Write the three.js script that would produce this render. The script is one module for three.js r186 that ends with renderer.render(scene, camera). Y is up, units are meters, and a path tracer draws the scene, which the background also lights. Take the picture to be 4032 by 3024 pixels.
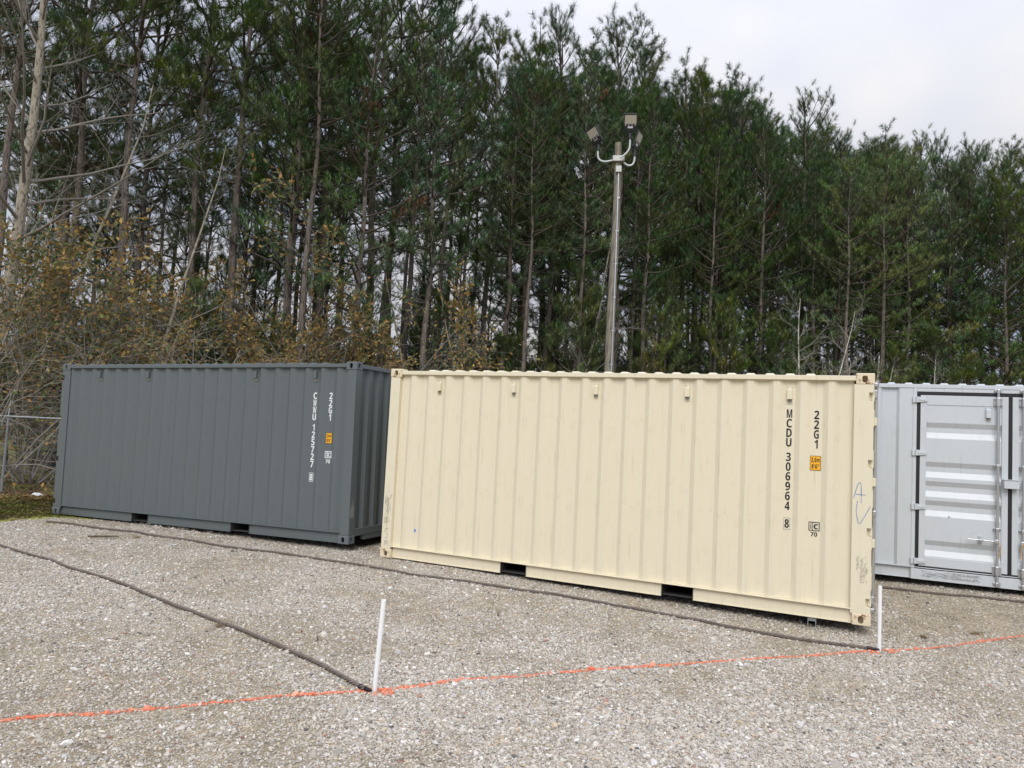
import * as THREE from 'three';
import { RoundedBoxGeometry } from 'three/addons/geometries/RoundedBoxGeometry.js';
import { mergeGeometries } from 'three/addons/utils/BufferGeometryUtils.js';
import { FontLoader } from 'three/addons/loaders/FontLoader.js';
import { TextGeometry } from 'three/addons/geometries/TextGeometry.js';
import { Brush, Evaluator, SUBTRACTION } from 'three-bvh-csg';

// ---------------------------------------------------------------- camera, sky, light, exposure
const scene = new THREE.Scene();
const camera = new THREE.PerspectiveCamera(54.88, 4 / 3, 0.1, 900);
camera.position.set(5.994, 1.770, 8.519);
camera.rotation.set(0.06735, 0.4498, 0.05107, 'YXZ');
const renderer = new THREE.WebGLRenderer({ antialias: true });
renderer.toneMapping = THREE.LinearToneMapping;
renderer.toneMappingExposure = 1.48;
renderer.shadowMap.enabled = true;
renderer.shadowMap.type = THREE.PCFSoftShadowMap;

function rng(seed) { let a = seed >>> 0; return () => { a = (a + 0x6D2B79F5) | 0; let t = Math.imul(a ^ (a >>> 15), 1 | a); t = (t + Math.imul(t ^ (t >>> 7), 61 | t)) ^ t; return ((t ^ (t >>> 14)) >>> 0) / 4294967296; }; }
const hash2 = (x, y, s = 0) => { let h = Math.imul(x | 0, 374761393) + Math.imul(y | 0, 668265263) + Math.imul(s | 0, 1442695041); h = Math.imul(h ^ (h >>> 13), 1274126177); return ((h ^ (h >>> 16)) >>> 0) / 4294967296; };
const sm = (a, b, x) => { const t = Math.min(1, Math.max(0, (x - a) / (b - a))); return t * t * (3 - 2 * t); };
function vnoise(x, y, s = 0, period = 0) {
  const xi = Math.floor(x), yi = Math.floor(y), fx = x - xi, fy = y - yi, w = (v) => period ? ((v % period) + period) % period : v;
  const u = fx * fx * (3 - 2 * fx), v = fy * fy * (3 - 2 * fy);
  const a = hash2(w(xi), w(yi), s), b = hash2(w(xi + 1), w(yi), s), c = hash2(w(xi), w(yi + 1), s), d = hash2(w(xi + 1), w(yi + 1), s);
  return (a + (b - a) * u) * (1 - v) + (c + (d - c) * u) * v;
}
function fbm(x, y, o = 4, s = 0, period = 0) { let t = 0, a = 0.5, n = 0; for (let i = 0; i < o; i++) { t += a * vnoise(x, y, s + i * 17, period); n += a; a *= 0.5; x *= 2; y *= 2; period *= 2; } return t / n; }

// overcast sky: brighter overhead as a cloud deck is, soft cloud bellies
{
  const W = 1024, Hh = 512, data = new Float32Array(W * Hh * 4);
  for (let j = 0; j < Hh; j++) for (let i = 0; i < W; i++) {
    const el = ((j + 0.5) / Hh - 0.5) * Math.PI, az = (i + 0.5) / W * Math.PI * 2, s = Math.sin(Math.max(0, el));
    const k = 1 / (s + 0.35), cx = Math.cos(az) * Math.cos(el) * k, cz = Math.sin(az) * Math.cos(el) * k;
    const c = fbm(cx * 2.2 + 7, cz * 2.2 + 3, 5, 5), c2 = fbm(cx * 0.9 + 1, cz * 0.9 + 9, 3, 9);
    const base = 0.305 * (1 + 1.9 * s) * (0.97 + 0.5 * (c - 0.5) + 0.4 * (c2 - 0.5));
    const blue = 0.10 + 0.5 * (0.55 - c) + 0.3 * (0.5 - c2), o = (j * W + i) * 4;
    data[o] = base * (1 - 0.6 * blue); data[o + 1] = base * (1 - 0.18 * blue); data[o + 2] = base * (1.045 + 0.75 * blue); data[o + 3] = 1;
  }
  const sky = new THREE.DataTexture(data, W, Hh, THREE.RGBAFormat, THREE.FloatType);
  sky.mapping = THREE.EquirectangularReflectionMapping; sky.magFilter = sky.minFilter = THREE.LinearFilter; sky.needsUpdate = true;
  scene.background = sky; scene.environment = sky; scene.environmentIntensity = 1;
}
const sun = new THREE.DirectionalLight(new THREE.Color(1, 0.965, 0.91), 1.5);
sun.position.set(11, 29, 29); sun.target.position.set(2, 0, -2);
sun.castShadow = true; sun.shadow.radius = 70; sun.shadow.mapSize.set(2048, 2048);
Object.assign(sun.shadow.camera, { left: -45, right: 45, top: 45, bottom: -45, near: 1, far: 140 });
scene.add(sun, sun.target);

// ---------------------------------------------------------------- helpers
const V = (x, y, z) => new THREE.Vector3(x, y, z);
const lin = (r, g, b) => new THREE.Color().setRGB(r, g, b);
const names = {};
function numbered(n) { const k = names[n] = (names[n] ?? -1) + 1; return k ? `${n}_${String(k).padStart(3, '0')}` : n; }
function tag(o, label, category, group, kind) { Object.assign(o.userData, { label, category }); if (group) o.userData.group = group; if (kind) o.userData.kind = kind; return o; }
function shade(o) { o.castShadow = o.receiveShadow = true; return o; }
function obj(name, geo, mat, parent) {
  if (Array.isArray(geo)) geo = join(geo);
  const m = shade(new THREE.Mesh(geo, mat)); m.name = parent ? name : numbered(name); (parent || scene).add(m); return m;
}
function thing(name, label, category, pos = [0, 0, 0], group) { const g = new THREE.Group(); g.name = numbered(name); g.position.set(...pos); tag(g, label, category, group); scene.add(g); return g; }
function join(gs) {
  const fixed = gs.map((g) => { g = g.index ? g.toNonIndexed() : g.clone(); for (const k of Object.keys(g.attributes)) if (!['position', 'normal', 'uv'].includes(k)) g.deleteAttribute(k); g.clearGroups(); g.morphAttributes = {}; return g; });
  return mergeGeometries(fixed);
}
function boxUV(g, s = 1) {              // uv in metres by the main axis of each face
  if (g.index) g = g.toNonIndexed();
  const p = g.attributes.position, n = g.attributes.normal, uv = new Float32Array(p.count * 2);
  for (let i = 0; i < p.count; i += 3) {
    let nx = 0, ny = 0, nz = 0; for (let k = 0; k < 3; k++) { nx += n.getX(i + k); ny += n.getY(i + k); nz += n.getZ(i + k); }
    nx = Math.abs(nx); ny = Math.abs(ny); nz = Math.abs(nz);
    for (let k = 0; k < 3; k++) {
      const x = p.getX(i + k), y = p.getY(i + k), z = p.getZ(i + k);
      const [u, v] = nz >= nx && nz >= ny ? [x, y] : nx >= ny ? [z, y] : [x, z];
      uv[(i + k) * 2] = u * s; uv[(i + k) * 2 + 1] = v * s;
    }
  }
  g.setAttribute('uv', new THREE.BufferAttribute(uv, 2)); return g;
}
function bx(x0, x1, y0, y1, z0, z1, r = 0) {
  const w = Math.abs(x1 - x0), h = Math.abs(y1 - y0), d = Math.abs(z1 - z0);
  const g = r ? new RoundedBoxGeometry(w, h, d, 2, Math.min(r, w / 2.2, h / 2.2, d / 2.2)) : new THREE.BoxGeometry(w, h, d);
  g.translate((x0 + x1) / 2, (y0 + y1) / 2, (z0 + z1) / 2); return boxUV(g);
}
function cyl(a, b, r0, r1 = r0, n = 12) {
  const A = V(...a), B = V(...b), L = A.distanceTo(B), g = new THREE.CylinderGeometry(r1, r0, L, n);
  g.applyQuaternion(new THREE.Quaternion().setFromUnitVectors(V(0, 1, 0), B.clone().sub(A).normalize())); g.translate(...A.add(B).multiplyScalar(0.5).toArray()); return g;
}
function mirrored(g, sx, sy, sz) {
  g = g.index ? g.toNonIndexed() : g.clone(); g.scale(sx, sy, sz);
  if (sx * sy * sz < 0) for (const k of Object.keys(g.attributes)) { const a = g.attributes[k], n = a.itemSize; for (let i = 0; i < a.count; i += 3) for (let c = 0; c < n; c++) { const t = a.array[(i + 1) * n + c]; a.array[(i + 1) * n + c] = a.array[(i + 2) * n + c]; a.array[(i + 2) * n + c] = t; } }
  return g;
}
class MB {                              // collects triangles into one geometry
  constructor() { this.p = []; this.n = []; this.u = []; this.c = []; this.i = []; }
  v(x, y, z, nx, ny, nz, u = 0, v = 0, c) { this.p.push(x, y, z); this.n.push(nx, ny, nz); this.u.push(u, v); if (c) this.c.push(c[0], c[1], c[2]); return this.p.length / 3 - 1; }
  tube(pts, radii, sides, col, cap = false) {
    let prev = null, N = null; const rings = []; let len = 0;
    for (let k = 0; k < pts.length; k++) {
      const P = pts[k], T = (k < pts.length - 1 ? pts[k + 1].clone().sub(P) : P.clone().sub(pts[k - 1])).normalize();
      if (k && k < pts.length - 1) T.add(P.clone().sub(pts[k - 1]).normalize()).normalize();
      if (!N) N = Math.abs(T.y) < 0.9 ? V(0, 1, 0) : V(1, 0, 0);
      N = N.clone().addScaledVector(T, -N.dot(T)).normalize(); const B = T.clone().cross(N);
      if (prev) len += P.distanceTo(prev); prev = P;
      const ring = [], r = radii[k];
      for (let s = 0; s <= sides; s++) { const a = s / sides * Math.PI * 2, ca = Math.cos(a), sa = Math.sin(a), nx = N.x * ca + B.x * sa, ny = N.y * ca + B.y * sa, nz = N.z * ca + B.z * sa; ring.push(this.v(P.x + nx * r, P.y + ny * r, P.z + nz * r, nx, ny, nz, s / sides * Math.max(0.15, 6.283 * radii[0]), len, col)); }
      rings.push(ring);
    }
    for (let k = 0; k < rings.length - 1; k++) for (let s = 0; s < sides; s++) { const a = rings[k][s], b = rings[k][s + 1], c = rings[k + 1][s + 1], d = rings[k + 1][s]; this.i.push(a, b, c, a, c, d); }
    if (cap) for (const [ring, P, q] of [[rings[0], pts[0], 1], [rings[rings.length - 1], pts[pts.length - 1], 0]]) { const c = this.v(P.x, P.y, P.z, 0, q ? -1 : 1, 0, 0, 0, col); for (let s = 0; s < sides; s++) q ? this.i.push(c, ring[s + 1], ring[s]) : this.i.push(c, ring[s], ring[s + 1]); }
  }
  tri(a, b, c, n, col) { const k = [a, b, c].map((q) => this.v(q[0], q[1], q[2], n[0], n[1], n[2], 0, 0, col)); this.i.push(...k); }
  quadFlat(a, b, c, d, uv) {
    const e1 = V(...b).sub(V(...a)), e2 = V(...d).sub(V(...a)), n = e1.cross(e2).normalize();
    const k = [a, b, c, d].map((q, i) => this.v(q[0], q[1], q[2], n.x, n.y, n.z, uv ? uv[i][0] : 0, uv ? uv[i][1] : 0)); this.i.push(k[0], k[1], k[2], k[0], k[2], k[3]);
  }
  geo() {
    const g = new THREE.BufferGeometry(); g.setAttribute('position', new THREE.Float32BufferAttribute(this.p, 3)); g.setAttribute('normal', new THREE.Float32BufferAttribute(this.n, 3)); g.setAttribute('uv', new THREE.Float32BufferAttribute(this.u, 2));
    if (this.c.length) g.setAttribute('color', new THREE.Float32BufferAttribute(this.c, 3)); g.setIndex(this.i); return g;
  }
}
function tex(size, fn, srgb = true, sizeY = size) {
  const d = new Uint8Array(size * sizeY * 4);
  for (let j = 0; j < sizeY; j++) for (let i = 0; i < size; i++) { const c = fn(i, j, i / size, j / sizeY), o = (j * size + i) * 4; d[o] = c[0]; d[o + 1] = c[1]; d[o + 2] = c[2]; d[o + 3] = c[3] ?? 255; }
  const t = new THREE.DataTexture(d, size, sizeY, THREE.RGBAFormat); t.wrapS = t.wrapT = THREE.RepeatWrapping; t.magFilter = THREE.LinearFilter; t.minFilter = THREE.LinearMipmapLinearFilter; t.generateMipmaps = true;
  if (srgb) t.colorSpace = THREE.SRGBColorSpace; t.needsUpdate = true; return t;
}
const again = (t, rx, ry) => { const c = t.clone(); c.repeat.set(rx, ry); c.needsUpdate = true; return c; };

// ---------------------------------------------------------------- textures and materials
// rain streaks and faint dust on paint: narrow vertical runs with their own outline
const streak = tex(512, (i, j, u, v) => {
  const a = fbm(u * 120, v * 2, 3, 11, 0), b = fbm(u * 14, v * 9, 4, 23, 0), s = a > 0.68 ? (a - 0.68) * 70 : 0, m = b > 0.62 ? (b - 0.62) * 22 : 0;
  const f = 252 - s - m - 4 * hash2(i, j, 3); return [f, f - s * 0.1, f - s * 0.28 - m * 0.2];
});
const orange = tex(256, (i, j, u, v) => { const f = 128 + 60 * (fbm(u * 64, v * 64, 3, 31, 64) - 0.5); return [f, f, f]; }, false);
const rustTex = (bg) => tex(256, (i, j, u, v) => {
  const n = fbm(u * 9, v * 9, 5, 41, 9), r = fbm(u * 40, v * 12, 3, 43, 0), k = Math.min(1, Math.max(0, (n - 0.6) * 12)) * (0.45 + 0.55 * r);
  return [bg[0] + (118 - bg[0]) * k, bg[1] + (66 - bg[1]) * k, bg[2] + (34 - bg[2]) * k];
});
const paint = (c, o = {}) => new THREE.MeshPhysicalMaterial({ color: c, map: streak, roughness: 0.46, bumpMap: orange, bumpScale: 0.0004, ...o });
const M = {};
M.beige = paint(lin(0.79, 0.72, 0.54));
M.grey = paint(lin(0.128, 0.148, 0.152), { roughness: 0.34 });
M.white = paint(lin(0.585, 0.62, 0.65), { roughness: 0.36 });
M.beigeCast = new THREE.MeshStandardMaterial({ map: again(rustTex([222, 208, 178]), 3, 3), roughness: 0.7 });
M.greyCast = new THREE.MeshStandardMaterial({ map: again(rustTex([98, 105, 108]), 1.3, 1.3), roughness: 0.6 });
M.whiteCast = new THREE.MeshStandardMaterial({ color: lin(0.55, 0.585, 0.61), roughness: 0.5 });
M.under = new THREE.MeshStandardMaterial({ color: lin(0.055, 0.053, 0.05), roughness: 0.8 });   // black bitumen underseal
M.floorWood = new THREE.MeshStandardMaterial({ color: lin(0.12, 0.08, 0.05), roughness: 0.9 });
M.rubber = new THREE.MeshStandardMaterial({ color: lin(0.012, 0.012, 0.015), roughness: 0.55 });
M.galv = new THREE.MeshStandardMaterial({ color: lin(0.55, 0.56, 0.57), roughness: 0.38, metalness: 0.85, bumpMap: orange, bumpScale: 0.0003 });
M.galvDull = new THREE.MeshStandardMaterial({ color: lin(0.36, 0.38, 0.40), roughness: 0.55, metalness: 0.6 });
M.galvBright = new THREE.MeshStandardMaterial({ color: lin(0.5, 0.52, 0.54), roughness: 0.5, metalness: 0.35 });
M.black = new THREE.MeshStandardMaterial({ color: lin(0.008, 0.008, 0.012), roughness: 0.5 });
M.whiteInk = new THREE.MeshStandardMaterial({ color: lin(0.82, 0.83, 0.84), roughness: 0.5 });
M.yellow = new THREE.MeshStandardMaterial({ color: lin(0.85, 0.42, 0.02), roughness: 0.45 });
M.sticker = new THREE.MeshStandardMaterial({ color: lin(0.72, 0.75, 0.82), roughness: 0.5 });
M.stickerInk = new THREE.MeshStandardMaterial({ color: lin(0.22, 0.27, 0.46), roughness: 0.6 });
M.blueInk = new THREE.MeshStandardMaterial({ color: lin(0.10, 0.22, 0.46), roughness: 0.8 });
M.pencil = new THREE.MeshStandardMaterial({ color: lin(0.25, 0.24, 0.22), roughness: 0.9 });
M.mesh = new THREE.MeshStandardMaterial({ color: lin(0.30, 0.28, 0.24), roughness: 0.7 });

// ---------------------------------------------------------------- the lie of the land
const hBase = (x, z) => -0.02 - 0.1 * sm(-0.5, 6.5, x) + 0.17 * sm(2, 7, x) * (1 - sm(-2.8, -0.2, z));
const grassAt = (x, z) => { const b = -6.3 - x + 1.5 * (1 - sm(-0.3, 0.65, z)) + 0.5 * (fbm(x * 1.3 + 40, z * 1.3 + 40, 3, 61) - 0.5) + 0.25 * (vnoise(x * 6, z * 6, 63) - 0.5); return sm(-0.25, 0.3, b); };
const wavy = (x, z) => 0.022 * (fbm(x * 0.9 + 20, z * 0.9 + 20, 3, 71) - 0.5) + 0.012 * (fbm(x * 4 + 20, z * 4 + 20, 2, 73) - 0.5);
const groundY = (x, z) => hBase(x, z) + 0.004;
const gravelY = (x, z) => hBase(x, z) + 0.016 + wavy(x, z) - 0.07 * grassAt(x, z);
const topY = (x, z) => Math.max(groundY(x, z), gravelY(x, z));
// how stony the yard is at a place: loose stone in drifts, packed fines between
const stony = (x, z) => sm(0.36, 0.62, 0.6 * fbm(x * 0.55 + 11, z * 0.55 + 5, 3, 81) + 0.4 * fbm(x * 2.1 + 3, z * 2.1 + 7, 3, 83));

{ // ground: soil and leaf litter to the horizon
  const N = 120, mb = [], uv = [], idx = [], map = (k) => { const t = k / N * 2 - 1; return Math.sign(t) * (Math.abs(t) * 14 + Math.abs(t) ** 4 * 500); };
  for (let j = 0; j <= N; j++) for (let i = 0; i <= N; i++) { const x = map(i) - 4, z = map(j) - 3; mb.push(x, groundY(x, z), z); uv.push(x / 3, z / 3); }
  for (let j = 0; j < N; j++) for (let i = 0; i < N; i++) { const a = j * (N + 1) + i, b = a + 1, c = a + N + 1, d = c + 1; idx.push(a, c, b, b, c, d); }
  const g = new THREE.BufferGeometry(); g.setAttribute('position', new THREE.Float32BufferAttribute(mb, 3)); g.setAttribute('uv', new THREE.Float32BufferAttribute(uv, 2)); g.setIndex(idx); g.computeVertexNormals();
  const soil = tex(1024, (i, j, u, v) => { const n = fbm(u * 12, v * 12, 5, 91, 12), m = fbm(u * 60, v * 60, 3, 93, 60), k = hash2(i, j, 95); const g2 = n > 0.5 ? 1 : 0; return [92 + 60 * (m - 0.4) + 26 * k + 10 * g2, 84 + 56 * (m - 0.4) + 22 * k + 18 * g2, 50 + 34 * (m - 0.4) + 12 * k]; });
  const m = obj('ground', g, new THREE.MeshStandardMaterial({ map: soil, roughness: 1 })); tag(m, 'brown soil and leaf litter ground reaching under the trees', 'ground', null, 'structure');
}
{ // mossy verge between the gravel and the fence
  const p = [], uv = [], idx = [], n = 60; for (let j = 0; j <= n; j++) for (let i = 0; i <= n; i++) { const x = -15 + i * 10.6 / n, z = -7 + j * 12 / n; p.push(x, groundY(x, z) + 0.006, z); uv.push(x / 2.5, z / 2.5); }
  for (let j = 0; j < n; j++) for (let i = 0; i < n; i++) { const a = j * (n + 1) + i, b = a + 1, c = a + n + 1, d = c + 1; idx.push(a, c, b, b, c, d); }
  const g = new THREE.BufferGeometry(); g.setAttribute('position', new THREE.Float32BufferAttribute(p, 3)); g.setAttribute('uv', new THREE.Float32BufferAttribute(uv, 2)); g.setIndex(idx); g.computeVertexNormals();
  const moss = tex(1024, (i, j, u, v) => { const q = fbm(u * 7, v * 7, 5, 97, 7), m = fbm(u * 90, v * 90, 3, 98, 90), k = sm(0.44, 0.58, q), e = 0.75 + 0.5 * m; return [(148 * (1 - k) + 158 * k) * e, (130 * (1 - k) + 160 * k) * e, (90 * (1 - k) + 78 * k) * e]; });
  tag(obj('verge', g, new THREE.MeshStandardMaterial({ map: moss, roughness: 1 })), 'mossy yellow-green verge between the gravel and the fence', 'verge', null, 'structure');
}
const yardMat = (() => {
  const S = 1024, cell = 96, P = [];
  for (let y = 0; y < cell; y++) for (let x = 0; x < cell; x++) P.push([x + hash2(x, y, 101), y + hash2(x, y, 102), hash2(x, y, 103), hash2(x, y, 104)]);
  const bump = new Float32Array(S * S), col = [];
  for (let j = 0; j < S; j++) for (let i = 0; i < S; i++) {
    const u = i / S * cell, v = j / S * cell, xi = Math.floor(u), yi = Math.floor(v); let d1 = 9, d2 = 9, id = null;
    for (let dy = -1; dy <= 1; dy++) for (let dx = -1; dx <= 1; dx++) { const X = (xi + dx + cell) % cell, Y = (yi + dy + cell) % cell, q = P[Y * cell + X], ex = q[0] - X + xi + dx - u, ey = q[1] - Y + yi + dy - v, d = ex * ex + ey * ey; if (d < d1) { d2 = d1; d1 = d; id = q; } else if (d < d2) d2 = d; }
    const e = Math.sqrt(d2) - Math.sqrt(d1), n = fbm(i / S * 10, j / S * 10, 4, 105, 10), k = hash2(i, j, 106), grit = id[2] > 0.55;
    bump[j * S + i] = grit ? Math.min(1, e * 1.6) * (0.5 + 0.5 * id[3]) : 0.15 + 0.2 * k;
    let c = grit && e > 0.12 ? (id[3] > 0.85 ? [205, 202, 196] : id[3] > 0.3 ? [168 + 30 * id[2], 163 + 28 * id[2], 152 + 26 * id[2]] : [128, 118, 104]) : [138 + 26 * k, 129 + 24 * k, 113 + 22 * k];
    const f = 0.86 + 0.28 * (n - 0.3); col.push(c.map((q) => q * f));
  }
  const t = tex(S, (i, j) => col[j * S + i]), b = tex(S, (i, j) => { const q = bump[j * S + i] * 255; return [q, q, q]; }, false);
  return new THREE.MeshStandardMaterial({ map: t, bumpMap: b, bumpScale: 0.006, roughness: 0.95, vertexColors: true });
})();
{ // gravel yard sheet, its fines varying from grey to tan
  const x0 = -9, x1 = 15, z0 = -9, z1 = 12, st = 0.1, nx = Math.round((x1 - x0) / st), nz = Math.round((z1 - z0) / st), p = [], uv = [], c = [], idx = [];
  for (let j = 0; j <= nz; j++) for (let i = 0; i <= nx; i++) {
    const x = x0 + i * st, z = z0 + j * st; p.push(x, gravelY(x, z), z); uv.push(x / 1.3, z / 1.3);
    const s = stony(x, z), n = fbm(x * 3 + 9, z * 3 + 9, 3, 111), w = 1.06 + 0.3 * n; c.push(w * (0.93 + 0.03 * s), w * (0.88 + 0.05 * s), w * (0.79 + 0.10 * s));
  }
  for (let j = 0; j < nz; j++) for (let i = 0; i < nx; i++) { const a = j * (nx + 1) + i, b = a + 1, d = a + nx + 1, e = d + 1; idx.push(a, d, b, b, d, e); }
  const g = new THREE.BufferGeometry(); g.setAttribute('position', new THREE.Float32BufferAttribute(p, 3)); g.setAttribute('uv', new THREE.Float32BufferAttribute(uv, 2)); g.setAttribute('color', new THREE.Float32BufferAttribute(c, 3)); g.setIndex(idx); g.computeVertexNormals();
  tag(obj('gravel_yard', g, yardMat), 'packed grey gravel yard the containers stand on', 'yard', null, 'structure');
}

// ---------------------------------------------------------------- shipping containers
const L = 6.058, H = 2.591, W = 2.438;
const castingProto = (() => {           // one corner: faces +x, +y, +z are outside, origin at the outer corner
  const ev = new Evaluator(); ev.attributes = ['position', 'normal']; ev.useGroups = false;
  const brush = (g) => { const b = new Brush(g); b.updateMatrixWorld(); return b; };
  const clean = (g) => { g = g.index ? g.toNonIndexed() : g; for (const k of Object.keys(g.attributes)) if (!['position', 'normal'].includes(k)) g.deleteAttribute(k); g.clearGroups(); return g; };
  let b = brush(clean(new RoundedBoxGeometry(0.178, 0.118, 0.162, 3, 0.012)));
  const cut = (g) => { b = ev.evaluate(b, brush(clean(g)), SUBTRACTION); };
  cut(new THREE.BoxGeometry(0.128, 0.074, 0.112));
  const slot = (w, h, d) => { const s = new THREE.Shape(), r = w / 2, k = h / 2 - r; s.absarc(0, k, r, 0, Math.PI); s.absarc(0, -k, r, Math.PI, Math.PI * 2); return new THREE.ExtrudeGeometry(s, { depth: d, bevelEnabled: false, curveSegments: 8 }); };
  const f = slot(0.052, 0.079, 0.1); f.translate(-0.004, 0, 0.02); cut(f);
  const s2 = slot(0.05, 0.079, 0.1); s2.rotateY(Math.PI / 2); s2.translate(0.03, 0, 0.004); cut(s2);
  const t = slot(0.064, 0.12, 0.1); t.rotateX(-Math.PI / 2); t.translate(0, 0.02, 0); cut(t);
  const g = b.geometry; g.translate(-0.089, -0.059, -0.081); return boxUV(clean(g));
})();
const PITCH = 0.278, RW = 0.112, SL = 0.056;
function corrugated(xa, xb, ya, yb, zOut, zIn, centres, pitch = [RW, SL], wob = 1) {    // a folded sheet with recesses about the given centres
  const xs = [[xa, centres.some((c) => Math.abs(c - xa) < pitch[0] / 2 + pitch[1] * 0.5) ? zIn : zOut]];
  for (const c of centres) for (const [d, z] of [[-pitch[0] / 2 - pitch[1], zOut], [-pitch[0] / 2, zIn], [pitch[0] / 2, zIn], [pitch[0] / 2 + pitch[1], zOut]]) { const x = c + d; if (x > xa + 0.003 && x < xb - 0.003) xs.push([x, z]); }
  xs.push([xb, xs[xs.length - 1][1]]);
  const mb = new MB(), ny = 10;
  for (let k = 0; k < xs.length - 1; k++) {
    const [p0, q0] = xs[k], [p1, q1] = xs[k + 1], n = V(-(q1 - q0), 0, p1 - p0).normalize();
    const base = mb.p.length / 3, bow = (x, y) => 0.0012 * wob * (fbm(x * 3 + 50, y * 1.2 + 50, 2, 121) - 0.5);
    for (let j = 0; j <= ny; j++) for (const [x, z] of [[p0, q0], [p1, q1]]) { const y = ya + (yb - ya) * j / ny; mb.v(x, y, z + bow(x, y), n.x, (bow(x, y - 0.1) - bow(x, y + 0.1)) * 5, n.z, x, y); }
    for (let j = 0; j < ny; j++) { const a = base + j * 2; mb.i.push(a, a + 1, a + 3, a, a + 3, a + 2); }
  }
  return mb.geo();
}
function roofSheet(L_) {
  const mb = new MB(), zs = [[-0.012, 0], [-0.05, 0], [-0.085, 1], [-W + 0.085, 1], [-W + 0.05, 0], [-W + 0.012, 0]], xs = [[0.05, 0]], yb = H - 0.026, up = 0.022;
  const n = Math.floor((L_ - 0.9) / 0.209), off = (L_ - n * 0.209) / 2;
  for (let k = 0; k < n; k++) { const c = off + (k + 0.5) * 0.209; xs.push([c - 0.056, 0], [c - 0.036, 1], [c + 0.036, 1], [c + 0.056, 0]); }
  xs.push([L_ - 0.05, 0]);
  const P = (a, b) => [a[0], yb + up * a[1] * b[1], b[0]];
  for (let i = 0; i < xs.length - 1; i++) for (let j = 0; j < zs.length - 1; j++) mb.quadFlat(P(xs[i], zs[j]), P(xs[i + 1], zs[j]), P(xs[i + 1], zs[j + 1]), P(xs[i], zs[j + 1]));
  return boxUV(mb.geo());
}
function mouthed(w, h, notches, d) {   // a plate whose +x edge is notched for the hinges
  const s = new THREE.Shape(); s.moveTo(0, 0); s.lineTo(w, 0);
  for (const [y0, y1, dx] of notches) { s.lineTo(w, y0); s.lineTo(w - dx, y0); s.lineTo(w - dx, y1); s.lineTo(w, y1); }
  s.lineTo(w, h); s.lineTo(0, h); s.closePath();
  return boxUV(new THREE.ExtrudeGeometry(s, { depth: d, bevelEnabled: true, bevelSize: 0.003, bevelThickness: 0.003, bevelSegments: 1 }));
}
const HINGE_Y = [2.345, 1.646, 0.946, 0.232];
function vent(parent, x, y, z, mat) {
  const v = obj('vent', [bx(x - 0.034, x + 0.034, y - 0.095, y + 0.095, z, z + 0.006, 0.003)], mat, parent);
  const s = new THREE.Shape(); s.moveTo(0, -0.04); s.lineTo(0.034, -0.04); s.lineTo(0.034, 0.055); s.lineTo(0.006, 0.072); s.lineTo(0, 0.072); s.closePath();
  const hood = new THREE.ExtrudeGeometry(s, { depth: 0.048, bevelEnabled: true, bevelSize: 0.003, bevelThickness: 0.003, bevelSegments: 2 }); hood.rotateY(-Math.PI / 2); hood.translate(x + 0.024, y, z + 0.006);
  obj('hood', boxUV(hood), mat, v);
  obj('grille', bx(x - 0.024, x + 0.024, y - 0.08, y - 0.044, z + 0.006, z + 0.012), M.mesh, v);
  for (const [dx, dy] of [[-0.022, 0.084], [0.022, 0.084], [0, -0.089]]) obj('rivet', cyl([x + dx, y + dy, z + 0.006], [x + dx, y + dy, z + 0.011], 0.006, 0.005, 8), M.galvDull, v);
}
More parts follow.
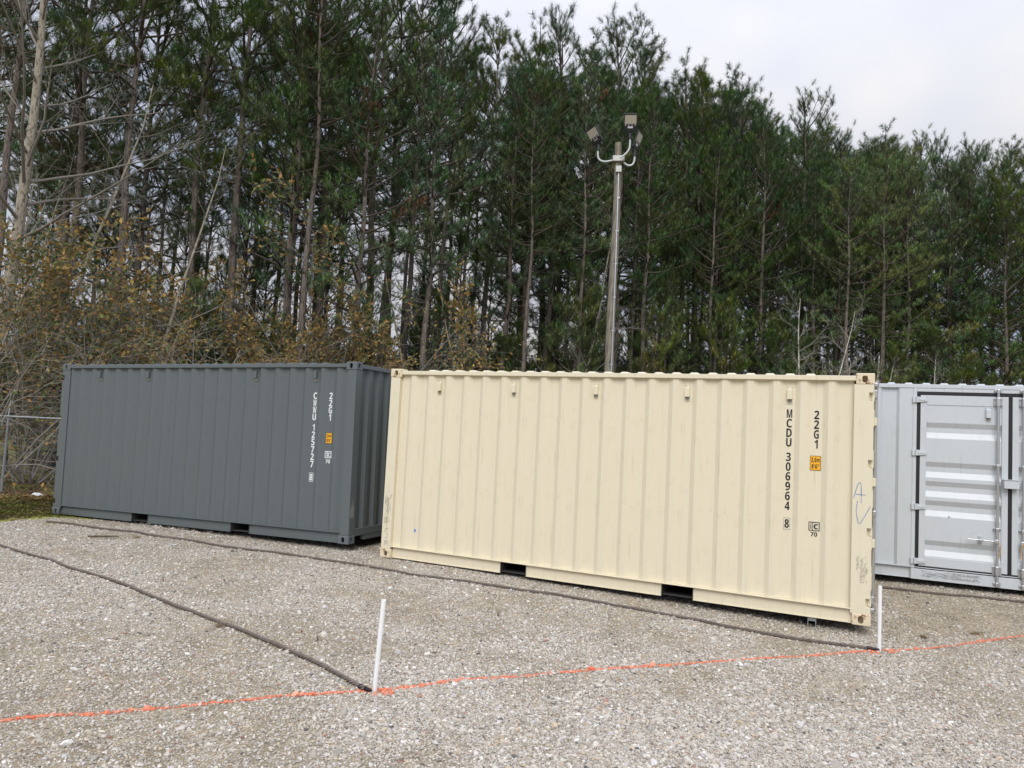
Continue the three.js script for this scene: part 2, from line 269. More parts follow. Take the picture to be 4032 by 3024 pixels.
function endDoors(g, mat, cast, sgn) { // doors at the end x = L (sgn 1) or x = 0 (sgn -1)
  const X = (d) => sgn > 0 ? L + d : -d, B = (d0, d1, y0, y1, z0, z1, r) => bx(Math.min(X(d0), X(d1)), Math.max(X(d0), X(d1)), y0, y1, z0, z1, r);
  for (const [za, zb, near] of [[-0.115, -W / 2 + 0.006, 1], [-W / 2 - 0.006, -W + 0.115, -1]]) {
    const lo = Math.min(za, zb), hi = Math.max(za, zb);
    const leaf = obj('door', [B(-0.055, -0.02, 0.16, 2.48, lo, hi, 0.004)], mat, g);
    for (let k = 0; k < 5; k++) obj('rib', B(-0.02, 0.004, 0.32 + k * 0.43, 0.5 + k * 0.43, lo + 0.12, hi - 0.12, 0.012), mat, leaf);
    obj('gasket', B(-0.06, -0.03, 0.137, 0.158, lo, hi), M.rubber, leaf); obj('gasket', B(-0.06, -0.03, 2.482, 2.498, lo, hi), M.rubber, leaf);
    for (const f of [0.26, 0.78]) {
      const z = za + (zb - za) * f, rod = obj('lock_rod', cyl([X(0.018), 0.07, z], [X(0.018), 2.53, z], 0.016), M.galv, leaf);
      for (const y of [0.2, 0.8, 1.45, 2.1, 2.4]) obj('bracket', B(-0.02, 0.03, y - 0.045, y + 0.045, z - 0.045, z + 0.045, 0.008), y < 0.3 || y > 2.3 ? M.galv : mat, rod);
      for (const y of [0.1, 2.5]) obj('cam', [B(-0.012, 0.036, y - 0.025, y + 0.025, z - 0.05, z + 0.05, 0.012), cyl([X(0.028), y - 0.05, z + 0.02], [X(0.028), y + 0.05, z + 0.02], 0.014, 0.02, 10)], M.galv, rod);
      obj('handle', [cyl([X(0.032), 1.12, z], [X(0.036), 1.1, z - near * 0.42], 0.011, 0.011, 8), B(0.0, 0.04, 1.09, 1.15, z - 0.03, z + 0.03, 0.01)], M.galv, rod);
    }
    for (const y of HINGE_Y) obj('hinge', [B(-0.03, -0.008, y - 0.036, y + 0.036, near > 0 ? -0.16 : -W + 0.05, near > 0 ? -0.05 : -W + 0.16, 0.006), cyl([X(-0.012), y - 0.04, near > 0 ? -0.062 : -W + 0.062], [X(-0.012), y + 0.04, near > 0 ? -0.062 : -W + 0.062], 0.014, 0.014, 10)], mat, leaf);
  }
  obj('door_header', [B(-0.1, -0.004, 2.5, H - 0.03, -W + 0.16, -0.16, 0.004)], mat, g);
  obj('door_sill', [B(-0.1, -0.004, 0.012, 0.135, -W + 0.16, -0.16, 0.004)], mat, g);
}
function closedEnd(g, mat, sgn) {
  const X = (d) => sgn > 0 ? L + d : -d, lo = (a, b) => Math.min(X(a), X(b)), hi = (a, b) => Math.max(X(a), X(b));
  const cs = []; for (let k = 0; k < 8; k++) cs.push(0.3 + k * 0.262);
  const sheet = corrugated(0.1, W - 0.1, 0.2, 2.515, -0.03, -0.075, cs, [0.1, 0.04]);
  if (sgn > 0) sheet.rotateY(Math.PI / 2).translate(L, 0, 0); else sheet.rotateY(-Math.PI / 2).translate(0, 0, -W);
  obj('end_panel', sheet, mat, g);
  obj('end_rail', [bx(lo(-0.075, -0.005), hi(-0.075, -0.005), 2.505, H - 0.028, -W + 0.155, -0.155, 0.006)], mat, g);
  obj('end_sill', [bx(lo(-0.09, -0.012), hi(-0.09, -0.012), 0.1, 0.205, -W + 0.155, -0.155, 0.004), bx(lo(-0.085, -0.018), hi(-0.085, -0.018), 0.025, 0.0995, -W + 0.42, -0.42, 0.004)], mat, g);
}
function shell(g, mat, cast, centres, o) {
  const { doorEnd, plain } = o;
  for (const [px, sx] of [[L, 1], [0, -1]]) for (const [py, sy] of [[H, 1], [0, -1]]) for (const [pz, sz] of [[0, 1], [-W, -1]]) {
    const c = obj('corner_casting', mirrored(castingProto, sx, sy, sz).translate(px, py, pz), cast, g);
    if (cast === M.beigeCast && sz > 0 && (sx > 0 || sy > 0)) c.userData.label = 'rust-streaked corner casting';
  }
  const pw = (sx) => sx === doorEnd ? 0.194 : 0.158;
  for (const sx of [1, -1]) for (const sz of [1, -1]) {
    const x0 = sx > 0 ? L - pw(1) : 0.006, x1 = sx > 0 ? L - 0.006 : pw(-1), z0 = sz > 0 ? -0.158 : -W + 0.006, z1 = sz > 0 ? -0.006 : -W + 0.158;
    let p;
    if (sx === doorEnd && sz > 0) {
      const w = pw(sx) - 0.012, n = [...HINGE_Y].reverse().map((y) => [y - 0.046 - 0.119, y + 0.046 - 0.119, 0.046]);
      let pl = mouthed(w, H - 0.238, n, 0.02); if (sx < 0) pl = mirrored(pl, -1, 1, 1);
      pl.translate(sx > 0 ? x0 + 0.003 : x1 - 0.003, 0.119, -0.029);
      p = obj('corner_post', [pl, bx(sx > 0 ? x0 + 0.01 : x0 + 0.05, sx > 0 ? x1 - 0.05 : x1 - 0.01, 0.12, H - 0.12, z0, -0.0325), bx(sx > 0 ? x1 - 0.0495 : x0, sx > 0 ? x1 : x0 + 0.0495, 0.12, H - 0.12, z0, -0.06)], mat, g);
    } else p = obj('corner_post', bx(x0, x1, 0.1185, H - 0.1185, z0, z1, 0.008), mat, g);
  }
  // side sheets
  const sideIn = -0.064, sideOut = -0.028;
  if (!plain) obj('side_panel', corrugated(pw(-1) + 0.001, L - pw(1) - 0.001, 0.162, 2.515, sideOut, sideIn, centres), mat, g);
  const back = corrugated(0.16, L - 0.16, 0.162, 2.515, sideOut, sideIn, centres); back.rotateY(Math.PI).translate(L, 0, -W); obj('side_panel', back, mat, g);
  for (const s of [1, -1]) {
    const Z = (a, b) => s > 0 ? [a, b] : [-W - b, -W - a], xr = 0.179;
    obj('top_rail', bx(xr, L - xr, 2.512, H - 0.027, ...Z(-0.07, -0.007), 0.006), mat, g);
    const pk = plain ? [] : [[1.826, 2.186], [3.893, 4.257]], web = [], fl = [bx(0.16, L - 0.16, 0.152, 0.161, ...Z(-0.09, -0.003), 0.003)];
    let x = xr; for (const [a, b] of [...pk, [L - xr, 0]]) { web.push(bx(x, a, 0.016, 0.1515, ...Z(-0.056, -0.048)), bx(x, a, 0.008, 0.0155, ...Z(-0.09, -0.03), 0.002)); x = b; }
    obj('bottom_rail', [...fl, ...web], mat, g);
  }
  const roof = obj('roof', roofSheet(L), mat, g);
  // underside: deck, cross members, fork pockets
  obj('floor_deck', bx(0.1, L - 0.1, 0.165, 0.19, -W + 0.095, -0.095), M.floorWood, g);
  for (let k = 0; k < 14; k++) { const x = 0.4 + k * 0.405; if ([2.0, 4.07].some((c) => Math.abs(c - x) < 0.25)) continue; obj('cross_member', bx(x - 0.022, x + 0.022, 0.045, 0.151, -W + 0.1, -0.1), M.under, g); }
  if (!plain) for (const [a, b] of [[1.826, 2.186], [3.893, 4.257]]) obj('fork_pocket', [bx(a + 0.001, a + 0.007, 0.025, 0.15, -W + 0.04, -0.04), bx(b - 0.007, b - 0.001, 0.025, 0.15, -W + 0.04, -0.04), bx(a + 0.01, b - 0.01, 0.14, 0.15, -W + 0.05, -0.05), bx(a + 0.01, b - 0.01, 0.022, 0.03, -W + 0.05, -0.07)], M.under, g);
  return g;
}
const font = await new FontLoader().loadAsync('fonts/droid/droid_sans_bold.typeface.json');
const fontR = await new FontLoader().loadAsync('fonts/droid/droid_sans_regular.typeface.json');
function glyph(ch, cx, top, h, wide, z, mat, parent, f = font, name = 'letter') {
  const t = new TextGeometry(ch, { font: f, size: h, depth: 0.0012, curveSegments: 5 }); t.computeBoundingBox(); const b = t.boundingBox, k = h / Math.max(0.5 * h, b.max.y - b.min.y), sx = Math.min(1, wide / (b.max.x - b.min.x));
  t.translate(-(b.min.x + b.max.x) / 2, -b.max.y, 0); t.scale(ch === '1' || ch === 'i' ? 0.72 : sx, k, 1); t.translate(cx, top, z); return obj(name, t, mat, parent);
}
function column(s, cx, top, pitch, h, wide, z, mat, parent, f) { [...s].forEach((c, k) => glyph(c, cx, top - k * pitch, h, wide, z, mat, parent, f)); }
function line2(s, cx, y, h, w, z, mat, parent, f = font) { const t = new TextGeometry(s, { font: f, size: h, depth: 0.001, curveSegments: 5 }); t.computeBoundingBox(); const b = t.boundingBox; t.translate(-(b.min.x + b.max.x) / 2, 0, 0); t.scale(w / (b.max.x - b.min.x), 1, 1); t.translate(cx, y, z); return obj('lettering', t, mat, parent); }
function frame(x0, x1, y0, y1, t, z, mat, parent, name) { return obj(name, [bx(x0, x1, y1 - t, y1, z, z + 0.001), bx(x0, x1, y0, y0 + t, z, z + 0.001), bx(x0, x0 + t, y0 + t + 1e-4, y1 - t - 1e-4, z, z + 0.001), bx(x1 - t, x1, y0 + t + 1e-4, y1 - t - 1e-4, z, z + 0.001)], mat, parent); }
function heightSign(cx, y0, y1, w, z, parent) {
  const rr = (a, b, c, d, r) => { const s = new THREE.Shape(); s.moveTo(a + r, c); s.lineTo(b - r, c); s.quadraticCurveTo(b, c, b, c + r); s.lineTo(b, d - r); s.quadraticCurveTo(b, d, b - r, d); s.lineTo(a + r, d); s.quadraticCurveTo(a, d, a, d - r); s.lineTo(a, c + r); s.quadraticCurveTo(a, c, a + r, c); return s; };
  const p = obj('height_sign', new THREE.ExtrudeGeometry(rr(cx - w / 2, cx + w / 2, y0, y1, 0.008), { depth: 0.001, bevelEnabled: false }).translate(0, 0, z), M.black, parent); p.userData.label = 'yellow height marking reading 2,6m 8\'6"';
  obj('sign_face', new THREE.ExtrudeGeometry(rr(cx - w / 2 + 0.005, cx + w / 2 - 0.005, y0 + 0.005, y1 - 0.005, 0.005), { depth: 0.001, bevelEnabled: false }).translate(0, 0, z + 0.0012), M.yellow, p);
  const h = (y1 - y0) * 0.29; line2('2,6m', cx, y0 + (y1 - y0) * 0.58, h, w * 0.76, z + 0.0024, M.black, p); line2('8\'6"', cx, y0 + (y1 - y0) * 0.14, h, w * 0.68, z + 0.0024, M.black, p);
}
function ribbon(pts, w, z, mat, parent, name) {   // a drawn stroke lying on the surface
  const c = new THREE.CatmullRomCurve3(pts.map((p) => V(p[0], p[1], 0))), n = pts.length * 6, mb = new MB(), P = c.getPoints(n);
  for (let k = 0; k <= n; k++) { const a = P[Math.max(0, k - 1)], b = P[Math.min(n, k + 1)], d = V(b.x - a.x, b.y - a.y, 0).normalize(), ww = w * (0.6 + 0.5 * hash2(k, Math.round(pts[0][0] * 100), 131)); mb.v(P[k].x - d.y * ww, P[k].y + d.x * ww, z, 0, 0, 1); mb.v(P[k].x + d.y * ww, P[k].y - d.x * ww, z, 0, 0, 1); if (k) { const i = k * 2; mb.i.push(i - 2, i - 1, i + 1, i - 2, i + 1, i); } }
  return obj(name, mb.geo(), mat, parent);
}
function scuff(x0, x1, y0, y1, z, col, seed, thr, parent, st = [30, 30]) {
  const t = tex(256, (i, j, u, v) => { const n = fbm(u * st[0], v * st[1], 4, seed, 0), e = Math.min(1, 8 * Math.min(u, 1 - u, v, 1 - v)), c = fbm(u * 4, v * 4, 3, seed + 7, 0); return [col[0], col[1], col[2], Math.max(0, Math.min(72, (n * (0.4 + 1.2 * c) * e - thr) * 700))]; });
  t.wrapS = t.wrapT = THREE.ClampToEdgeWrapping;
  const g = new THREE.PlaneGeometry(x1 - x0, y1 - y0); g.translate((x0 + x1) / 2, (y0 + y1) / 2, z);
  return obj('scuff_marks', g, new THREE.MeshStandardMaterial({ map: t, transparent: true, roughness: 0.9 }), parent);
}

{ // beige container
  const g = thing('shipping_container', 'beige shipping container numbered MCDU 306964 8 with blue scribble on its post', 'shipping container', [0, 0, 0], 'shipping containers in the yard');
  const cs = []; for (let x = 0.223; x < 5.83; x += PITCH) cs.push(x);
  shell(g, M.beige, M.beigeCast, cs, { doorEnd: 1 }); endDoors(g, M.beige, M.beigeCast, 1); closedEnd(g, M.beige, -1);
  for (const x of [0.779, 1.891, 3.003, 4.115, 5.227]) vent(g, x, 2.345, -0.0635, M.beige);
  const z = -0.0626; column('MCDU', 5.227, 2.192, 0.1045, 0.092, 0.056, z, M.black, g); column('306964', 5.227, 1.722, 0.1055, 0.092, 0.05, z, M.black, g);
  glyph('8', 5.227, 1.004, 0.092, 0.046, z, M.black, g); frame(5.227 - 0.033, 5.227 + 0.033, 0.893, 1.02, 0.003, z, M.pencil, g, 'check_digit_frame');
  column('22G1', 5.503, 2.187, 0.1045, 0.092, 0.05, z, M.black, g);
  heightSign(5.5, 1.544, 1.702, 0.11, z, g);
  frame(5.446, 5.556, 0.905, 1.0, 0.008, z, M.black, g, 'mark_frame'); obj('mark_divider', bx(5.484, 5.49, 0.9135, 0.9915, z, z + 0.0011), M.black, g); glyph('i', 5.4695, 0.982, 0.06, 0.016, z, M.black, g); line2('c', 5.519, 0.925, 0.07, 0.042, z, M.black, g); line2('70', 5.5, 0.848, 0.045, 0.068, z, M.black, g);
  const st = obj('sticker', bx(0.486, 0.53, 0.372, 0.428, -0.0625, -0.0618), M.sticker, g); obj('sticker_print', bx(0.491, 0.524, 0.381, 0.424, -0.0616, -0.061), M.stickerInk, st);
  const zp = -0.0045; const blue = [[[5.878, 1.29], [5.925, 1.445], [5.94, 1.45], [5.95, 1.24]], [[5.895, 1.33], [5.99, 1.325]], [[5.915, 1.26], [5.905, 1.15], [5.935, 1.03], [5.97, 1.08], [6.035, 1.215]]];
  for (const b of blue) ribbon(b, 0.0035, zp, M.blueInk, g, 'blue_scribble');
  const zl = -0.0045; for (const b of [[[0.075, 0.50], [0.08, 0.39]], [[0.05, 0.48], [0.11, 0.49]], [[0.055, 0.385], [0.12, 0.4]], [[0.11, 0.375], [0.06, 0.36], [0.1, 0.32], [0.1, 0.27], [0.065, 0.265]], [[0.06, 0.16], [0.075, 0.235], [0.09, 0.185], [0.105, 0.235], [0.12, 0.16]]]) ribbon(b, 0.0028, zl, M.pencil, g, 'pencil_scrawl');
  scuff(5.90, 6.035, 0.40, 0.74, -0.0038, [128, 125, 118], 141, 0.52, g, [18, 22]); scuff(0.02, 0.15, 0.42, 0.9, -0.0045, [120, 114, 98], 151, 0.46, g, [20, 14]);
}
{ // dark grey container
  const q = [-0.55347, 0.0985883, -0.01163874], e = new THREE.Euler(0.004044, 0.05707, 0.01643, 'YXZ');
  const g = thing('shipping_container', 'dark grey shipping container numbered CWWU 125727 8 in white lettering', 'shipping container', [0, 0, 0], 'shipping containers in the yard');
  g.rotation.copy(e); g.position.copy(V(-L, 0, 0).applyEuler(e).add(V(...q)));
  const cs = []; for (let x = L - 0.737 + 2 * PITCH; x > 0.2; x -= PITCH) cs.unshift(x);
  shell(g, M.grey, M.greyCast, cs, { doorEnd: -1 }); endDoors(g, M.grey, M.greyCast, -1); closedEnd(g, M.grey, 1);
  for (const x of [-0.737, -1.849, -4.073, -5.185]) vent(g, L + x, 2.395, -0.0635, M.grey);
  const z = -0.0626, a = L - 0.737, b = L - 0.459; column('CWWU', a, 2.145, 0.1045, 0.096, 0.062, z, M.whiteInk, g); column('125727', a, 1.68, 0.107, 0.096, 0.056, z, M.whiteInk, g);
  glyph('8', a, 0.952, 0.092, 0.05, z, M.whiteInk, g); frame(a - 0.036, a + 0.036, 0.842, 0.97, 0.006, z, M.whiteInk, g, 'check_digit_frame');
  column('22G1', b, 2.145, 0.1045, 0.096, 0.056, z, M.whiteInk, g); heightSign(b, 1.405, 1.56, 0.108, z, g);
  frame(b - 0.056, b + 0.056, 1.195, 1.295, 0.01, z, M.whiteInk, g, 'mark_frame'); obj('mark_divider', bx(b - 0.017, b - 0.007, 1.206, 1.284, z, z + 0.0011), M.whiteInk, g); glyph('I', b - 0.031, 1.276, 0.06, 0.012, z, M.whiteInk, g); line2('C', b + 0.02, 1.215, 0.06, 0.044, z, M.whiteInk, g); line2('70', b, 1.12, 0.055, 0.078, z, M.whiteInk, g);
  // scraped patch on the end post
  const sc = new THREE.Shape(); [[0.02, 0.37], [0.11, 0.37], [0.115, 0.52], [0.085, 0.55], [0.07, 0.67], [0.055, 0.55], [0.022, 0.5]].forEach((p, k) => k ? sc.lineTo(...p) : sc.moveTo(...p));
  const sg = new THREE.ShapeGeometry(sc); sg.rotateY(Math.PI / 2); sg.translate(L - 0.0045, 0, 0); obj('scraped_patch', sg, new THREE.MeshStandardMaterial({ color: lin(0.24, 0.25, 0.22), roughness: 0.8 }), g);
}
{ // white container with side doors
  const U0 = -3.395, g = thing('shipping_container', 'white shipping container with black-sealed double doors in its long side', 'shipping container', [0, 0, 0], 'shipping containers in the yard');
  const e = new THREE.Euler(0, 0.0474, -0.0017, 'YXZ'); g.rotation.copy(e); g.position.copy(V(U0, 0, 0).applyEuler(e).add(V(8, 0.142, -2.732)));
  const cs = []; for (let k = 0; k < 20; k++) cs.push(0.42 + k * PITCH);
  shell(g, M.white, M.whiteCast, cs, { doorEnd: 0, plain: true }); closedEnd(g, M.white, 1); closedEnd(g, M.white, -1);
  const X = (u) => u - U0, B = (u0, u1, y0, y1, z0, z1, r) => bx(X(u0), X(u1), y0, y1, z0, z1, r), mid = -0.366;
  const left = []; for (let u = -1.742; u > U0 + 0.25; u -= PITCH) left.unshift(X(u));
  obj('side_panel', corrugated(0.16, X(-1.4645), 0.162, 2.515, -0.016, -0.052, left, [0.165, 0.035]), M.white, g);
  const right = []; for (let u = 2 * mid + 1.742; u < 2.55; u += PITCH) right.push(X(u));
  obj('side_panel', corrugated(X(2 * mid + 1.4645), L - 0.16, 0.162, 2.515, -0.016, -0.052, right, [0.165, 0.035]), M.white, g);
  // door frame: posts, header, sill
  for (const s of [1, -1]) { const a = mid + s * 1.054, b = mid + s * 1.098; obj('door_post', B(Math.min(a, b), Math.max(a, b), 0.14, 2.511, -0.08, -0.010, 0.004), M.white, g); }
  obj('door_header', B(mid - 1.0535, mid + 1.0535, 2.466, 2.511, -0.08, -0.013, 0.003), M.white, g);
  obj('door_sill', B(mid - 1.098, mid + 1.098, 0.004, 0.139, -0.10, -0.004, 0.004), M.white, g);
  obj('inner_lining', B(mid - 1.05, mid + 1.05, 0.15, 2.45, -0.14, -0.12), M.floorWood, g);
  const gs = 0.042, gz = [-0.06, -0.020];
  obj('door_gasket', [B(mid - 1.0535, mid + 1.0535, 2.42, 2.4655, ...gz, 0.008), B(mid - 1.0535, mid + 1.0535, 0.1395, 0.18, ...gz, 0.008), B(mid - 1.0535, mid - 1.0535 + gs, 0.1805, 2.4195, ...gz, 0.008), B(mid + 1.0535 - gs, mid + 1.0535, 0.1805, 2.4195, ...gz, 0.008), B(mid - 0.0215, mid + 0.0215, 0.1805, 2.4195, ...gz, 0.008), B(mid - 0.05, mid + 0.05, 2.405, 2.47, -0.03, -0.016, 0.01)], M.rubber, g);
  for (const s of [-1, 1]) {
    const D = (a, b, ...r) => { const u0 = mid + s * a, u1 = mid + s * b; return B(Math.min(u0, u1), Math.max(u0, u1), ...r); };   // distances from the middle
    const stile = obj('door', [D(0.022, 0.092, 0.1815, 2.419, -0.075, -0.012, 0.004), D(0.939, 1.011, 0.1815, 2.419, -0.075, -0.012, 0.004), D(0.0925, 0.9385, 2.291, 2.419, -0.075, -0.014, 0.004), D(0.0925, 0.9385, 0.1815, 0.3, -0.075, -0.014, 0.004)], M.white, g);
    // pressed panel with horizontal recesses
    const mb = new MB(), ys = [[0.3, 0]]; for (const t of [0.519, 1.037, 1.289, 1.542, 2.058]) ys.push([t - 0.205, 0], [t - 0.13, 1], [t - 0.065, 1], [t, 0]); ys.push([2.291, 0]);
    const xa = X(Math.min(mid + s * 0.0925, mid + s * 0.9385)), xb = X(Math.max(mid + s * 0.0925, mid + s * 0.9385));
    for (let k = 0; k < ys.length - 1; k++) { const [y0, a] = ys[k], [y1, b] = ys[k + 1], z0 = -0.022 - a * 0.036, z1 = -0.022 - b * 0.036; mb.quadFlat([xa, y0, z0], [xb, y0, z0], [xb, y1, z1], [xa, y1, z1], [[xa, y0], [xb, y0], [xb, y1], [xa, y1]]); }
    obj('pressed_panel', mb.geo(), M.white, stile);
    for (const y of [2.358, 1.654, 0.945, 0.24]) {
      const sh = new THREE.Shape(); sh.moveTo(0, -0.034); sh.lineTo(0.05, -0.034); sh.lineTo(0.145, -0.02); sh.lineTo(0.15, 0.018); sh.lineTo(0.05, 0.034); sh.lineTo(0, 0.034); sh.closePath();
      const bl = new THREE.ExtrudeGeometry(sh, { depth: 0.012, bevelEnabled: true, bevelSize: 0.003, bevelThickness: 0.003, bevelSegments: 2 }); if (s > 0) bl.rotateY(Math.PI).translate(0, 0, 0.012); bl.translate(X(mid + s * 1.082), y, -0.006);
      const h = obj('hinge', boxUV(bl), M.white, stile), ux = X(mid + s * 1.075);
      obj('knuckle', [bx(Math.min(ux, ux + s * 0.03), Math.max(ux, ux + s * 0.03), y - 0.042, y + 0.042, -0.014, 0.018, 0.005), cyl([ux - s * 0.02, y - 0.038, 0.014], [ux - s * 0.02, y + 0.038, 0.014], 0.013, 0.013, 10)], M.white, h);
      obj('fold', [bx(Math.min(X(mid + s * 1.03), X(mid + s * 0.96)), Math.max(X(mid + s * 1.03), X(mid + s * 0.96)), y - 0.012, y + 0.012, 0.004, 0.015, 0.004)], M.white, h);
    }
    const u = mid + s * 0.138, x = X(u), rod = obj('lock_rod', cyl([x, 0.03, 0.02], [x, 2.5, 0.02], 0.0165, 0.0165, 14), M.galv, stile);
    for (const y of [2.35, 0.215]) { obj('bracket', [bx(x - 0.05, x + 0.05, y - 0.055, y + 0.055, -0.011, -0.003, 0.003), bx(x - 0.024, x + 0.024, y - 0.06, y + 0.06, -0.003, 0.042, 0.012)], M.galv, rod); for (const [dx, dy] of [[-1, -1], [1, -1], [-1, 1], [1, 1]]) obj('bolt', cyl([x + dx * 0.037, y + dy * 0.036, -0.004], [x + dx * 0.037, y + dy * 0.036, 0.012], 0.011, 0.009, 8), M.galvDull, rod); }
    for (const y of [1.535, 0.735]) { obj('bracket', [bx(x - 0.042, x + 0.042, y - 0.014, y + 0.014, -0.02, -0.004, 0.003), bx(x - 0.02, x + 0.02, y - 0.018, y + 0.018, -0.01, 0.042, 0.006)], M.galv, rod); for (const d of [-1, 1]) obj('bolt', cyl([x + d * 0.034, y, -0.005], [x + d * 0.034, y, 0.012], 0.009, 0.008, 8), M.galvDull, rod); }
    for (const y of [2.487, 0.045]) obj('cam', [bx(x - 0.018, x + 0.018, y - 0.03, y + 0.03, 0.0, 0.042, 0.01), bx(x - 0.042, x + 0.042, y - 0.008, y + 0.026, -0.006, 0.012, 0.006), cyl([x + 0.028, y - 0.015, 0.016], [x + 0.028, y + 0.03, 0.016], 0.012, 0.009, 8)], M.galv, rod);
    const hy = 0.583, hx = X(mid + s * 0.46), tip = X(mid + s * 0.468);
    obj('handle', [cyl([x, hy, 0.04], [tip, hy + 0.004, 0.05], 0.010, 0.010, 10), bx(x - 0.034, x + 0.012, hy - 0.026, hy + 0.026, 0.02, 0.06, 0.008)], M.galv, rod);
    const kx = X(mid + s * 0.318); obj('handle_catch', [cyl([kx, hy + 0.0, -0.02], [kx, hy, 0.058], 0.022, 0.019, 12), bx(kx - 0.018, kx + 0.018, hy - 0.05, hy + 0.05, -0.021, -0.008, 0.004), bx(kx - 0.026, kx + 0.026, hy - 0.012, hy + 0.016, 0.03, 0.064, 0.006)], M.galv, stile);
    obj('seal_wire', new THREE.TubeGeometry(new THREE.CatmullRomCurve3([V(x - s * 0.005, hy, 0.062), V(x - s * 0.022, hy - 0.05, 0.055), V(x - s * 0.026, hy - 0.12, 0.045), V(x - s * 0.018, hy - 0.2, 0.04)]), 16, 0.0035, 5), M.yellow, rod);
    if (s < 0) { vent(stile, X(-0.608), 2.187, -0.0215, M.white); const d = obj('data_stud', new THREE.SphereGeometry(0.014, 10, 6), M.white, stile); d.scale.z = 0.5; d.position.set(X(-1.03), 0.845, -0.02); }
  }
  const lb = obj('lock_box', [B(-0.447, -0.284, 1.258, 1.364, -0.01, 0.085, 0.006)], M.white, g); obj('lock_box_lid', B(-0.452, -0.279, 1.364, 1.371, -0.01, 0.095, 0.003), M.white, lb);
  scuff(X(-1.42), X(-0.62), 0.03, 0.135, -0.0033, [60, 60, 60], 161, 0.44, g, [60, 12]);
}
{ // steel shim under the beige container
  const y0 = gravelY(5.5, -0.1) - 0.01, t = 0.006, w = 0.082, top = 0.0075;
  const g = thing('steel_shim', 'short square steel tube propping up the beige container', 'shim', [5.5, y0, -0.06]);
  const hh = top - y0; obj('tube_wall', [bx(-w / 2, w / 2, 0, t, -0.5, 0), bx(-w / 2, w / 2, hh - 0.042, hh, -0.5, 0), bx(-w / 2, -w / 2 + t, t, hh - 0.0425, -0.5, 0), bx(w / 2 - t, w / 2, t, hh - 0.0425, -0.5, 0)], M.galvDull, g);
}

// ---------------------------------------------------------------- marker posts, paint line, ropes
const pvc = new THREE.MeshPhysicalMaterial({ color: lin(0.9, 0.905, 0.91), roughness: 0.4 });
function marker(x, z, tipx, tipz, h, label) {
  const g = thing('marker_post', label, 'marker post', [x, gravelY(x, z) - 0.05, z], 'white marker posts on the orange line');
  const prof = [[0.0135, 0], [0.0168, 0], [0.0168, h + 0.048], [0.0155, h + 0.05], [0.0135, h + 0.049], [0.0135, 0.02]].map((p) => new THREE.Vector2(...p)); prof.reverse();
  const m = obj('pipe', new THREE.LatheGeometry(prof, 20), pvc, g); m.geometry.computeVertexNormals();
  g.quaternion.setFromUnitVectors(V(0, 1, 0), V(tipx, h, tipz).normalize());
  obj('pipe_collar', new THREE.TorusGeometry(0.0158, 0.0016, 6, 20).rotateX(Math.PI / 2).translate(0, h + 0.01, 0), pvc, g);
}
marker(2.944, 4.147, 0.045, 0.02, 0.635, 'white plastic marker post at a rope end, standing away from the containers');
marker(6.131, 0.51, -0.002, 0.04, 0.613, 'white plastic marker post beside the rusty corner of the beige container');

const linePts = [[0.6, 6.9], [1.534, 5.808], [1.621, 5.664], [1.847, 5.46], [2.078, 5.195], [2.312, 4.903], [2.516, 4.624], [2.712, 4.395], [2.944, 4.125], [3.13, 3.894], [3.353, 3.546], [3.586, 3.317], [3.964, 2.83], [4.394, 2.343], [5.033, 1.655], [5.562, 1.107], [5.977, 0.641], [6.216, 0.412], [6.546, 0.081], [6.988, -0.436], [7.512, -0.983], [7.941, -1.393], [8.4, -1.83]];
const lineCurve = new THREE.CatmullRomCurve3(linePts.map((p) => V(p[0], 0, p[1]))), LP = lineCurve.getSpacedPoints(420);
const LGrid = {}; LP.forEach((p, k) => { for (let dx = -1; dx <= 1; dx++) for (let dz = -1; dz <= 1; dz++) { const key = (Math.floor(p.x * 4) + dx) + ',' + (Math.floor(p.z * 4) + dz); (LGrid[key] ??= new Set()).add(k); } });
function lineDist(x, z) { const s = LGrid[Math.floor(x * 4) + ',' + Math.floor(z * 4)]; let d = 9, at = 0; if (s) for (const k of s) { const q = (LP[k].x - x) ** 2 + (LP[k].z - z) ** 2; if (q < d) { d = q; at = k; } } return [Math.sqrt(d), at]; }
const sprayAt = (x, z) => {           // how much spray landed here
  const [d, k] = lineDist(x, z), pulse = 0.6 + 0.8 * fbm(k * 0.11, 3, 3, 171), skip = fbm(k * 0.045 + 5, 9, 2, 173); let s = (skip > 0.3 ? 1 : 0.45) * Math.max(0, 1 - d / (0.044 * pulse)) * 1.4;
  for (const [px, pz, r] of [[2.99, 4.13, 0.13], [6.2, 0.47, 0.13], [6.06, 0.62, 0.08], [1.62, 5.66, 0.06], [3.36, 3.55, 0.05]]) s = Math.max(s, 1.5 * (1 - Math.hypot(x - px, z - pz) / r));
  return s;
};
const lineG = new THREE.Group(); lineG.name = 'painted_line'; scene.add(lineG); tag(lineG, 'orange spray painted line across the gravel past both white posts', 'painted line');
